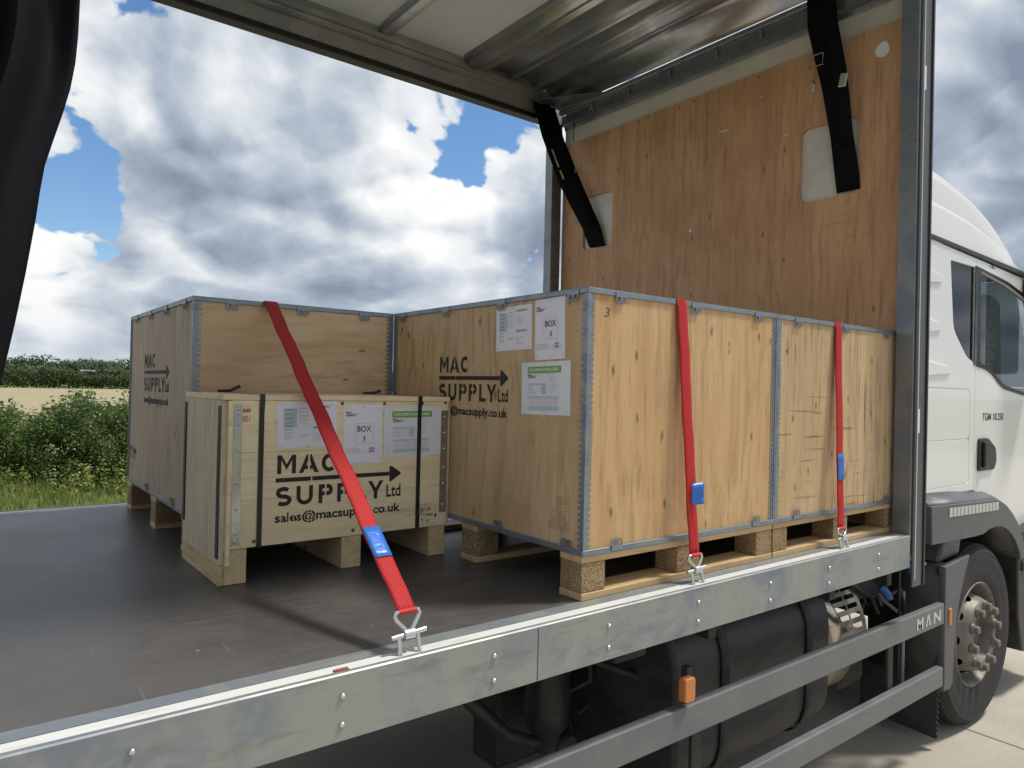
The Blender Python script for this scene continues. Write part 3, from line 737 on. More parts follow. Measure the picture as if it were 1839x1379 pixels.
def silencer():
    c = Vector((0, .40, -.64))
    pr = [(.0001, 1.74), (.16, 1.74), (.20, 1.755), (.215, 1.775), (.215, 2.02), (.205, 2.045), (.16, 2.06), (.0001, 2.06)]
    s = MB().lathe(pr, (0, c.y, c.z), 'x', 40).build('exhaust_silencer', mat('silencer_steel', (.30, .27, .22), .42, .7, fn=_dusty((.34, .31, .26), .42, (.22, .19, .14), .6, 7.)), T, smooth=40)
    # slotted heat shield over its upper outer quarter
    b = MB(); R = .235
    def P(a, x): return (x, c.y-.03 - R*math.cos(a), c.z + .02 + R*1.62*math.sin(a))
    a0, a1 = math.radians(8), math.radians(80)
    nslot = 9
    for i in range(nslot*2+1):
        u, v = a0+(a1-a0)*i/(nslot*2+1), a0+(a1-a0)*(i+1)/(nslot*2+1)
        spans = [(1.80, 2.08)] if i % 2 == 0 else [(1.80, 1.83), (1.945, 1.955), (2.05, 2.08)]
        for x0, x1 in spans: b.add([P(u, x0), P(u, x1), P(v, x1), P(v, x0)], [(0, 1, 2, 3)])
    b.build('heat_shield', mat('heat_shield_alloy', (.36, .34, .29), .45, .6), s, solid=.003)
    MB().tube([(1.64, .30, -.36), (1.70, .24, -.355), (1.75, .20, -.37), (1.79, .185, -.43), (1.805, .19, -.50), (1.81, .21, -.56)], [.052, .055, .052, .054, .052, .05], 16).build('exhaust_elbow', SHINY, s, smooth=60)
    MB().lathe([(.057, -.012), (.06, -.008), (.06, .008), (.057, .012)], (1.70, .24, -.355), 'x', 20).build('pipe_clamp', BRIGHT, s, smooth=40)
silencer()
# fittings between the silencer and the front wheel
MB().box(2.02, 2.30, .25, .55, -.86, -.64).build('air_dryer', CHASSIS, T, bevel=.04)
MB().box(2.05, 2.45, .20, .70, -.40, -.24).build('valve_block', BLACK, T, bevel=.02)
MB().tube([(2.12, .10, -.30), (2.14, .08, -.33), (2.15, .07, -.36)], .019, 12).build('blue_coupling', BLUEV, T, smooth=60)
MB().tube([(2.27, .02, -.20), (2.27, .02, -.235)], .022, 12).build('blue_cap', BLUEV, T, smooth=60)
MB().box(1.95, 2.20, .03, .06, -.195, -.175).build('teal_bracket', TEAL, T, bevel=.004)
MB().box(2.19, 2.34, -.02, .07, -.20, -.186).build('tail_bracket', GALV_B, T, bevel=.002)
MB().box(2.21, 2.30, -.02, .07, -.17, -.158).build('tail_bracket', GALV_B, T, bevel=.002)
MB().tube([(2.21, .05, -.20), (2.212, .05, -.6), (2.21, .05, -.9)], .006, 8).build('air_line', CHASSIS, T, smooth=60)
MB().tube([(2.28, .06, -.34), (2.282, .06, -.6), (2.285, .06, -.9)], .009, 8).build('air_line', mat('grey_hose', (.25, .25, .25), .5), T, smooth=60)
MB().tube([(2.15, .07, -.34), (2.24, .06, -.32), (2.275, .055, -.40), (2.27, .05, -.55)], .009, 8).build('air_line', CHASSIS, T, smooth=60)
# suspension bag, hose and cables at the rear of the tank
MB().lathe([(.0001, -.80), (.05, -.80), (.055, -.74), (.085, -.70), (.095, -.62), (.085, -.48), (.09, -.44), (.09, -.17), (.0001, -.17)], (.40, .60, 0), 'z', 24).build('air_bellows', BLACK, T, smooth=50)
MB().tube([(-.04, .58, -.47), (.03, .58, -.53), (.10, .59, -.60), (.20, .60, -.69), (.32, .60, -.75), (.44, .60, -.785), (.56, .62, -.78)], [.016, .026, .030, .026, .024, .022, .02], 12).build('rubber_hose', BLACK, T, smooth=60)
rc = random.Random(3)
for k in range(6):
    x0 = .50+.06*k; p = [(x0, .55+.03*k, -.22)]
    for j in range(1, 6): p.append((x0+.05*j*(1 if k % 2 else -.6)+rc.uniform(-.03, .03), .55+rc.uniform(-.05, .08), -.22-.10*j+rc.uniform(-.02, .02)))
    MB().tube(p, .006+.003*(k % 3), 7).build('cable', CHASSIS, T, smooth=60)
MB().tube([(.45, .42, -.40), (.62, .30, -.47), (.80, .20, -.56)], .014, 8).build('brake_pipe', CHASSIS, T, smooth=60)
MB().box(.30, .62, .80, .98, -.95, -.46).build('rear_bracket', CHASSIS, T, bevel=.02)

rc = random.Random(9)
HOSES = [CHASSIS, BLACK, mat('grey_cable', (.16, .16, .16), .5), BLACK]
for k in range(14):       # air lines and looms looped along the chassis between tank and front axle
    x0 = 2.10+.022*k; y0 = .22+.05*(k % 5); p = [(x0-.12, y0+.1, -.19)]
    for j in range(1, 7):
        p.append((x0-.12+.06*j+rc.uniform(-.02, .02), y0+rc.uniform(-.04, .06), -.19-.055*j-.05*math.sin(j*.9+k)+rc.uniform(-.02, .02)))
    MB().tube(p, rc.choice((.005, .007, .010)), 7).build('air_hose', HOSES[k % 4], T, smooth=60)
for k in range(5):
    p = [(-.30+.9*j/7+.02*k, .50+.03*k, -.20-.16*math.sin(math.pi*j/7)*(1+.25*k)) for j in range(8)]
    MB().tube(p, .007+.002*(k % 2), 7).build('cable_loom', HOSES[k % 4], T, smooth=60)
for x, z in ((.70, -.27), (1.56, -.27), (2.1, -.29)):
    MB().box(x, x+.05, .06, .12, z, z+.11).build('hose_bracket', CHASSIS, T, bevel=.004)
MB().box(.30, .46, .14, .24, -.30, -.16).build('junction_box', BLACK, T, bevel=.01)
MB().box(1.60, 2.52, .72, .74, -.92, -.16).build('gap_darkening_panel', CHASSIS, T)  # added panel that blocks the bright ground behind the heat shield and darkens the gap
# ---- front wheel
def wheel(cx, yo, sgn):
    c = Vector((cx, yo, -.690)); Y = lambda t: t*sgn
    P = lambda pr: [(r, Y(t)) for r, t in pr]
    holes = 10; seg = 80
    disc = [(.292, .010), (.286, .004), (.280, .010), (.274, .045), (.262, .085), (.252, .098), (.246, .092), (.240, .083), (.234, .072), (.228, .060), (.222, .049), (.216, .037), (.210, .026), (.204, .012), (.198, -.002), (.192, -.014), (.182, -.022), (.150, -.026), (.142, -.022), (.134, .010), (.130, .040), (.118, .048), (.08, .050), (.076, .035), (.05, .030), (.0001, .030)]
    fine = []
    for (ra, ya), (rb, yb) in zip(disc[:-1], disc[1:]):
        n_ = 3 if .19 < rb and ra < .27 else 1
        fine += [(ra+(rb-ra)*i/n_, ya+(yb-ya)*i/n_) for i in range(n_)]
    disc = fine+[disc[-1]]; seg = 320
    def skip(k, j):
        r_ = (disc[k][0]+disc[k+1][0])/2; a_ = ((j+.5) % 32 - 16)/32*2*math.pi/10*.225
        return ((r_-.229)/.024)**2 + (a_/.036)**2 < 1 and disc[k][1] < .099
    r = MB().lathe(P(disc), c, 'y', seg, skip).build('wheel', RIM, T, smooth=45)
    MB().lathe(P([(.27, .16), (.20, .17), (.0001, .17)]), c, 'y', 40).build('brake_drum', CHASSIS, r, smooth=40)
    pr = [(.290, .012), (.305, .004), (.33, .003), (.345, -.001), (.36, .000), (.40, -.006), (.43, -.008), (.452, -.004), (.462, -.006), (.474, .002), (.487, .014), (.494, .03)]
    for q in range(4):
        y = .045+.055*q; pr += [(.5, y-.012), (.5, y+.02), (.489, y+.022), (.489, y+.028), (.5, y+.030)]
    pr += [(.5, .262), (.487, .285), (.45, .30), (.36, .296), (.29, .27)]
    MB().lathe(P(pr), c, 'y', 96).build('tyre', TYRE, r, smooth=35)
    nb = MB(); nb.lathe([(.0001, Y(-.060)), (.017, Y(-.060)), (.0215, Y(-.055)), (.022, Y(-.036)), (.029, Y(-.034)), (.031, Y(-.0235))], (0, 0, 0), 'y', 6*2)
    f0 = None
    for k in range(10):
        a = 2*math.pi*(k+.35)/10; p = c + Vector((.166*math.cos(a), 0, .166*math.sin(a)))
        if f0 is None: f0 = nb.build('wheel_nut', RIM, r, smooth=30, loc=p, local=True); f0.parent = r; f0.location = p-ORG[r.name]
        else: dup(f0, p, r, 'wheel_nut')
    hb = MB(); hb.lathe([(.0001, Y(.020)), (.005, Y(.020)), (.008, Y(.024)), (.008, Y(.036))], (0, 0, 0), 'y', 8); f1 = None
    for k in range(8):
        a = 2*math.pi*k/8; p = c + Vector((.10*math.cos(a), .012*sgn, .10*math.sin(a)))
        if f1 is None: f1 = hb.build('hub_bolt', RIM, r, loc=p, local=True); f1.parent = r; f1.location = p-ORG[r.name]
        else: dup(f1, p, r, 'hub_bolt')
    return r
wheel(3.07, -.005, 1); wheel(3.07, 2.455, -1); wheel(-2.6, -.005, 1); wheel(-2.6, 2.455, -1)
MB().tube([(3.07, .2, -.69), (3.07, 2.25, -.69)], .06, 12).build('front_axle', CHASSIS, T)
MB().tube([(-2.6, .2, -.69), (-2.6, 2.25, -.69)], .08, 12).build('rear_axle', CHASSIS, T)
# ---- wheel arch mouldings
def shell(pts, y0, y1, name, m, par, thick=.004, bev=.0):
    V, F = shape2d(pts, [], thick/2, 0)
    return MB().add([(p.x, y0+p.z, p.y) for p in V], F).build(name, m, par, bevel=bev)
arch_o = [(2.345, .087), (2.757, .072), (3.236, .055), (3.36, .015), (3.47, -.045), (3.56, -.11), (3.63, -.19), (3.68, -.27), (3.70, -.33)]
arch_i = [(3.625, -.33), (3.60, -.28), (3.54, -.215), (3.47, -.165), (3.39, -.125), (3.30, -.098), (3.20, -.088), (3.10, -.095), (3.02, -.112), (2.90, -.112), (2.354, -.096)]
def fender():
    f = MB(); V, F = shape2d(arch_o+arch_i, [], .006, .004)
    f.add([(p.x, -.030+p.z, p.y) for p in V], F)
    o = f.build('front_fender', GREYPL, T, smooth=40)
    # sloping top running back to the cab side
    top = MB(); n = len(arch_o)
    for i, (x, z) in enumerate(arch_o):
        t = max(0, min(1, (x-3.0)/.6))
        top.v += [Vector((x, -.028, z)), Vector((x+.02, -.005, z+.016)), Vector((x+.01, .055, z+.045*(1-t)+.012))]
    for i in range(n-1):
        for k in range(2): top.f.append([3*i+k, 3*i+k+1, 3*i+k+4, 3*i+k+3])
    top.build('fender_top', GREYPL, o, smooth=60, solid=.004)
    inn = MB(); m = len(arch_i)
    for x, z in arch_i: inn.v += [Vector((x, -.030, z)), Vector((x, .34, z))]
    for i in range(m-1): inn.f.append([2*i, 2*i+1, 2*i+3, 2*i+2])
    inn.build('arch_liner', BLACK, o, smooth=60, solid=.006)
    MB().add([(2.35, -.03, .087), (2.35, .06, .13), (2.35, .06, -.09), (2.35, -.03, -.095)], [(0, 1, 2, 3)]).build('fender_end', GREYPL, o, solid=.006)
    for k in range(14):
        t0, t1 = k/14+.004, (k+1)/14-.006
        xa, xb = 2.545+.69*t0, 2.545+.69*t1; za, zb = .070-.022*t0, .070-.022*t1
        MB().add([(xa, -.0425, za-.048), (xb, -.0425, zb-.048), (xb, -.0425, zb), (xa, -.0425, za)], [(0, 1, 2, 3)]).build('retro_patch', REFL, o)
    return o
fender()
def rear_flange():
    o = [(2.555, -.245), (2.845, -.222), (2.815, -.27), (2.774, -.333), (2.72, -.44), (2.690, -.54), (2.665, -.70), (2.655, -.85), (2.63, -.872), (2.555, -.872)]
    V, F = shape2d(o, [], .012, .008)
    f = MB().add([(p.x, -.012+p.z, p.y) for p in V], F).build('rear_fender', GREYPL, T, smooth=40)
    MB().strip([(2.56, -.87), (2.548, -.60), (2.55, -.30), (2.575, -.245), (2.64, -.235)], 'y', .0, .36).build('fender_back', BLACK, f, smooth=60, solid=.006)
    MB().prism([(2.60, -.236), (2.86, -.222), (2.90, -.10), (2.66, -.10)], 'y', .02, .30).build('fender_bridge', GREYPL, f, bevel=.02)
    MB().box(2.585, 2.617, -.040, -.024, -.545, -.455).build('marker_lamp', ORANGE, f, bevel=.006)
    b = MB(); n = 22; z0, z1 = -.80, -1.135
    L = [(.0, z0)]; 
    prof = [(-.005 if i % 2 else .006, z0+(z1-z0)*i/n) for i in range(n+1)] + [(.40, z1+.02), (.40, z0)]
    MB().prism(prof, 'x', 2.556, 2.564).build('mud_flap', BLACK, f)
rear_flange()
st = MB().prism(rounded([(3.63, -.20), (4.25, -.12), (4.25, -.95), (3.74, -.93), (3.66, -.70)], .05, 4), 'y', -.02, .4).build('entry_step', BLACK, T, bevel=.01)
MB().box(3.70, 3.9, -.034, -.0205, -.42, -.36).build('step_plate', GREYPL, st, bevel=.004)
MB().box(3.715, 3.78, -.036, -.022, -.17, -.10).build('marker_lamp', ORANGE, st, bevel=.006)
# ---- cab
CY = .05
def cab_panel(name, pts, holes, m, par, y=CY, th=.012, bev=.003):
    V, F = shape2d(pts, holes, th, bev)
    return MB().add([(p.x, y+th+bev+p.z, p.y) for p in V], F).build(name, m, par, smooth=30)
def off(poly, d):       # shrink about the centroid by roughly d
    cx = sum(p[0] for p in poly)/len(poly); cz = sum(p[1] for p in poly)/len(poly)
    out = []
    for p in poly:
        v = Vector((p[0]-cx, p[1]-cz)); out.append((cx+v.x*(1-d/max(v.length, .05)), cz+v.y*(1-d/max(v.length, .05))))
    return out
qwin = rounded([(2.745, 1.385), (3.096, 1.388), (3.098, .835), (2.985, .868), (2.800, 1.010)], [.02, .005, .005, .03, .05], 4)
lock = rrect(2.448, 3.052, .150, .690, .035, 4)
rear_out = [(2.36, .120), (3.112, .112), (3.112, .842), (3.108, 1.435), (2.36, 1.462)]
body = cab_panel('cab_side', rear_out, [qwin, lock], WHITE, T)
MB().prism(off(qwin, -.004), 'y', CY+.008, CY+.012).build('quarter_window', GLASSD, body)
lu = [p for p in rrect(2.4545, 3.0455, .4095, .6835, .032, 4)]; ll = [p for p in rrect(2.4545, 3.0455, .1565, .4025, .032, 4)]
for q in (lu, ll): cab_panel('locker_flap', q, [], WHITE, body, CY+.001, .010, .003)
MB().box(2.44, 3.06, CY+.02, CY+.035, .14, .70).build('locker_backing', DARKTRIM, body)
for z in (1.27, 1.015, .79):      # pressed ribs at the rear of the side wall
    w0 = .27 if z > .9 else .40
    MB().prism([(2.362, z+.045), (2.36+w0*.85, z+.018), (2.36+w0, z-.028), (2.362, z-.05)], 'y', CY-.010, CY+.004).build('side_rib', WHITE, body, bevel=.009, segs=3)
dwin = rounded([(3.160, 1.375), (3.60, 1.335), (3.985, 1.27), (4.07, .90), (4.05, .685), (3.92, .682), (3.54, .724), (3.385, .800), (3.27, .828), (3.175, .842)], [.03, .02, .05, .02, .05, .03, .08, .05, .04, .02], 4)
door_out = [(3.1205, .112), (3.235, .066), (3.36, .030), (3.47, -.020), (3.57, -.075), (3.66, -.15), (3.72, -.25), (4.12, -.25), (4.16, .70), (4.05, 1.34), (3.88, 1.405), (3.118, 1.435)]
door = cab_panel('cab_door', door_out, [dwin], WHITE, T)
fr1 = rounded([(3.122, 1.392), (3.60, 1.355), (4.0, 1.29), (4.09, .90), (4.07, .662), (3.92, .660), (3.53, .700), (3.375, .778), (3.27, .806), (3.122, .820)], [.01, .02, .05, .02, .05, .03, .08, .05, .04, .01], 4)
V, F = shape2d(fr1, [dwin], .002, 0)
MB().add([(p.x, CY-.0025+p.z, p.y) for p in V], F).build('window_frame', DARKTRIM, door)
V, F = shape2d(off(dwin, -.006)); MB().add([(p.x, CY+.012, p.y) for p in V], F).build('door_window', GLASS, door)
MB().box(3.088, 3.121, CY-.0045, CY-.001, .826, 1.392).build('pillar_trim', GLASSD, body)
MB().box(3.09, 3.14, CY+.032, CY+.036, .10, .83).build('seam_backing', DARKTRIM, body)
hd = MB().prism(rounded([(3.165, .405), (3.30, .405), (3.42, .345), (3.435, .265), (3.40, .215), (3.165, .215)], .02, 3), 'y', CY-.014, CY+.002).build('door_handle', BLACK, door, bevel=.006)
MB().prism(rounded([(3.20, .385), (3.25, .385), (3.25, .235), (3.20, .235)], .01, 3), 'y', CY-.032, CY-.0145).build('handle_grip', DARKTRIM, door, bevel=.006)
b = MB(); pl = Plane((0, CY, 0), (1, 0, 0), (0, 0, 1), (0, -1, 0))
pl.put(b, fit('TGM 18.250', 3.232, 3.565, .508, .551, .015, .12), .0015)
b.build('model_badge', mat('badge_grey', (.10, .10, .11), .35, .5), door)
b = MB()
for x in (3.31, 3.345, 3.38): b.lathe([(.0001, -.004), (.008 if x == 3.345 else .005, -.003), (.010 if x == 3.345 else .006, 0)], (x, CY, 1.418-.03*(x-3.3)), 'y', 12)
b.build('roof_marker', DARKTRIM, door)
MB().prism([(2.36, 1.490), (3.90, 1.452), (3.95, 1.40), (3.90, 1.412), (3.11, 1.442), (2.36, 1.464)], 'y', CY-.008, CY+.05).build('roof_seam_strip', DARKTRIM, T, bevel=.006)
def cab_roof():
    P = [(2.36, 1.862), (2.45, 1.857), (2.62, 1.847), (2.82, 1.825), (2.98, 1.80), (3.14, 1.763), (3.32, 1.710), (3.49, 1.645), (3.62, 1.58), (3.74, 1.495), (3.85, 1.45)]
    W_ = 2.35
    st_ = [(0., 0., 0), (.0, .45, 0), (.004, .50, 0), (.010, .52, 0), (.012, .82, 0), (.02, .93, 0), (.045, 1., .0), (.10, 1., .035), (.25, 1., .075), (.6, 1., .12), (1.175, 1., .13)]
    rows = [(CY+d, m, a) for d, m, a in st_] + [(CY+W_-d, m, a) for d, m, a in st_[::-1][1:]]
    b = MB(); n = len(rows)
    for x, z in P:
        for y, m, a in rows: b.v.append(Vector((x, y, 1.455+(z-1.455)*m+a*(z-1.44)/.39)))
    for i in range(len(P)-1):
        for j in range(n-1): b.f.append([i*n+j, (i+1)*n+j, (i+1)*n+j+1, i*n+j+1])
    b.f.append(list(range(n)))
    b.build('cab_roof', WHITE, T, smooth=35)
cab_roof()
MB().box(2.36, 2.40, CY+.03, CY+2.32, .12, 1.46).build('cab_back', WHITE, T)
MB().box(2.36, 4.1, CY+.04, CY+2.30, .06, .10).build('cab_floor', BLACK, T)
MB().box(2.41, 3.90, CY+.05, CY+2.28, 1.41, 1.44).build('cab_ceiling', mat('cab_lining', (.20, .20, .19), .8), T)
MB().box(2.40, 4.12, CY+2.30, CY+2.33, -.2, 1.44).build('cab_far_side', WHITE, T)
MB().prism([(4.12, -.9), (4.30, -.9), (4.30, .72), (4.24, .72)], 'y', CY+.02, CY+2.31).build('cab_front', WHITE, T, bevel=.03)
MB().add([(4.25, CY+.05, .72), (4.25, CY+2.29, .72), (4.0, CY+2.25, 1.42), (4.0, CY+.09, 1.42)], [(0, 1, 2, 3)]).build('windscreen', GLASS, T)
for y in (.335, 1.6):
    s = MB().prism(rounded([(3.36, .45), (3.96, .45), (3.98, .60), (3.74, .62), (3.68, 1.26), (3.46, 1.28), (3.38, .60)], [.03, .04, .05, .08, .06, .06, .04], 4), 'y', y-.225, y+.225).build('seat', SEAT, T, smooth=50, bevel=.03, segs=3)
    MB().box(3.42, 3.9, y-.15, y+.15, .10, .449).build('seat_base', BLACK, s)
m = MB().box(3.84, 4.02, -.13, .02, .80, 1.46).build('door_mirror', BLACK, T, bevel=.03, segs=3)
MB().box(3.86, 3.90, .02, .07, 1.30, 1.40).build('mirror_arm', BLACK, m)
# ------------------------------------------------------------------ plywood crates on pallets
def clip_mesh():        # bent tongue lock, seen as a pair of loops under a bar; lies in x,z with its bar along z=0
    b = MB()
    for s in (-1, 1):
        path = [(s*.004, 0, -.001), (s*.004, 0, -.018), (s*.008, 0, -.025), (s*.016, 0, -.027), (s*.024, 0, -.024), (s*.028, 0, -.016), (s*.028, 0, -.001)]
        for a, c in zip(path[:-1], path[1:]):
            a, c = Vector(a), Vector(c); t = (c-a).normalized(); q = Vector((-t.z, 0, t.x))*.0032
            b.obox((a+c)/2, t, (0, 1, 0), (t.z, 0, -t.x), (c-a).length/2+.002, .0010, .0032)
    b.box(-.032, .032, -.0014, .0014, -.002, .020)
    return b
CLIP = None
def crate(name, label, x0, x1, y0, y1, mats, clips_f, clips_l, z0=.138, z1=.938, blocksx=None, cf_b=None, cl_b=None):
    global CLIP
    c = thing(name, label, 'crate', ((x0+x1)/2, (y0+y1)/2, 0), 'plywood crates on the load bed')
    mf, ml, mt = mats; t = .006
    e = .003       # panels sit just inside the steel
    MB().box(x0+e, x1-e, y0+e, y0+e+t, z0+.004, z1-.004).build('side_panel', mf, c)
    MB().box(x0+e, x1-e, y1-e-t, y1-e, z0+.004, z1-.004).build('side_panel', mf, c)
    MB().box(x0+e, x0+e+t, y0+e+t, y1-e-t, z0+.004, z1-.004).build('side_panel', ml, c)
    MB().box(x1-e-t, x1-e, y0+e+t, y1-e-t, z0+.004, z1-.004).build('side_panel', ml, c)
    MB().box(x0+e, x1-e, y0+e, y1-e, z1-.0035, z1-.001).build('lid', mt, c)
    MB().box(x0+e, x1-e, y0+e, y1-e, z0-.002, z0+.0035).build('base_panel', mt, c)
    # vertical corner strips with their row of tongues
    for cx, sx in ((x0, 1), (x1, -1)):
        for cy, sy in ((y0, 1), (y1, -1)):
            b = MB(); w_ = .016; h = .0015
            za, zb = z0+.016, z1-.014
            X = lambda a, q: (min(cx+sx*a, cx+sx*q), max(cx+sx*a, cx+sx*q)); Y = lambda a, q: (min(cy+sy*a, cy+sy*q), max(cy+sy*a, cy+sy*q))
            b.box(*X(0, w_), *Y(0, .0026), za, zb); b.box(*X(0, .0026), *Y(.0027, w_), za, zb)
            b.box(*X(-.0025, .006), *Y(-.0025, .006), za, zb)
            n = int((zb-za)/.0185)
            for k in range(n):
                zz = za+(k+.25)*(zb-za)/n
                b.box(*X(w_, w_+.012), *Y(.0008, .0026), zz, zz+.0095)
                b.box(*X(.0008, .0026), *Y(w_, w_+.012), zz, zz+.0095)
            b.build('corner_strip', GALV_B, c)
    # top and bottom edge rails
    for (za, zb) in ((z1-.013, z1+.003), (z0-.003, z0+.015)):
        MB().box(x0-.003, x1+.003, y0-.003, y0+.0025, za, zb).build('edge_rail', GALV_B, c, bevel=.0012, segs=1)
        MB().box(x0-.003, x1+.003, y1-.0025, y1+.003, za, zb).build('edge_rail', GALV_B, c, bevel=.0012, segs=1)
        MB().box(x0-.0035, x0+.0025, y0+.0026, y1-.0026, za, zb).build('edge_rail', GALV_B, c, bevel=.0012, segs=1)
        MB().box(x1-.0025, x1+.0035, y0+.0026, y1-.0026, za, zb).build('edge_rail', GALV_B, c, bevel=.0012, segs=1)
    for za in (z1+.0031,):       # flange of the top rail lying on the lid
        MB().box(x0-.003, x1+.003, y0-.0025, y0+.020, za, za+.0014).build('lid_flange', GALV_B, c)
        MB().box(x0-.003, x1+.003, y1-.020, y1+.0025, za, za+.0014).build('lid_flange', GALV_B, c)
        MB().box(x0-.003, x0+.020, y0+.0205, y1-.0205, za, za+.0014).build('lid_flange', GALV_B, c)
        MB().box(x1-.020, x1+.003, y0+.0205, y1-.0205, za, za+.0014).build('lid_flange', GALV_B, c)
    def put(p, rz, flip):
        global CLIP
        if CLIP is None:
            CLIP = clip_mesh().build('clip', GALV_B, c, loc=p, local=True); CLIP.parent = c; CLIP.location = Vector(p)-ORG[c.name]; o = CLIP
        else: o = dup(CLIP, p, c, 'clip')
        o.rotation_euler = (0, math.pi if flip else 0, rz); o.scale = (.74, 1, .72)
    for q in clips_f: put((q, y0-.0046, z1-.0145), 0, False)
    for q in (cf_b if cf_b is not None else clips_f): put((q, y0-.0046, z0+.0165), 0, True)
    for q in clips_l: put((x0-.0052, q, z1-.0145), math.pi/2, False)
    for q in (cl_b if cl_b is not None else clips_l): put((x0-.0052, q, z0+.0165), math.pi/2, True)
    # pallet feet
    bl = None
    D = (y1-y0)
    for yy in (y0+.003, y0+D/2-.05, y1-.103):
        MB().box(x0, x1, yy, yy+.10, .0006, .0225).build('bottom_board', PALLET, c, bevel=.002, segs=1)
        MB().box(x0, x1, yy, yy+.10, .113, .1345).build('deck_board', PALLET, c, bevel=.002, segs=1)
        for xx in (x0+.001, (x0+x1)/2-.06, x1-.101):
            ww = .12 if abs(xx-(x0+x1)/2+.06) < .01 else .10
            MB().box(xx, xx+ww, yy+.002, yy+.098, .0228, .1127).build('pallet_block', CHIP, c, bevel=.0025, segs=1)
    return c
box3 = crate('plywood_crate', 'honey plywood crate with BOX 3 papers and black supplier stencil', 0., 1.003, -.003, 1.198, (PLY_V, PLY_L, LID),
             (.136, .505, .875), (.059, .427, .784, 1.12), cf_b=(.14, .884), cl_b=(.069, .42, .8))
box4 = crate('plywood_crate', 'plywood crate with dark scratches and streaks against the headboard post', 1.010, 2.040, -.003, 1.198, (PLY_VS, PLY_L, LID),
             (1.15, 1.525, 1.899), (), cf_b=(1.163, 1.925))
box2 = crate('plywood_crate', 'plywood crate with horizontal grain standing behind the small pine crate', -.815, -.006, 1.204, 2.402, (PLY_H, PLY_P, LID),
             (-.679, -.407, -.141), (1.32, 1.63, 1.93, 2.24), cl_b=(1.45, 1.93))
# ---- stencils, marks and papers
def stencil(pl, par, email_from=0.):
    b = MB()
    for ch, a, q in (('M', .004, .066), ('A', .076, .144), ('C', .152, .206)):
        for G_ in glyph(ch, a, q, .020, .081): pl.put(b, G_)
    for a, q in ((0., .118), (.122, .408)): pl.put(b, rect(a, q, -.007, .007))
    pl.put(b, ([Vector(p) for p in ((.4085, -.026, 0), (.416, -.028, 0), (.452, -.004, 0), (.455, 0, 0), (.452, .004, 0), (.416, .028, 0), (.4085, .026, 0))], [[0, 1, 2, 3, 4, 5, 6]]))
    xs = ((.0, .054, 'S'), (.070, .126, 'U'), (.146, .196, 'P'), (.212, .262, 'P'), (.280, .320, 'L'), (.326, .386, 'Y'))
    for a, q, ch in xs:
        for G_ in glyph(ch, a, q, -.085, -.022): pl.put(b, G_)
    pl.put(b, fit('Ltd', .398, .455, -.083, -.038, .018))
    w_ = .455
    pl.put(b, fit('sales@macsupply.co.uk', 0., w_, -.146, -.105, .03, gaps=(.020, .046, .062, .088, .110, .122, .30, .352, .40), gw=.0022))
    return b.build('stencil_lettering', STENCIL, par)
stencil(Plane((-.003+.003+.0025, .829, .667), (0, -.975, 0), (0, 0, 1), (-1, 0, 0)), box3)
stencil(Plane((-.8125, 2.066, .667), (0, -1.08, 0), (0, 0, 1.0), (-1, 0, 0)), box2)
LFT = lambda y, z: Plane((.0028, y, z), (0, -1, 0), (0, 0, 1), (-1, 0, 0))
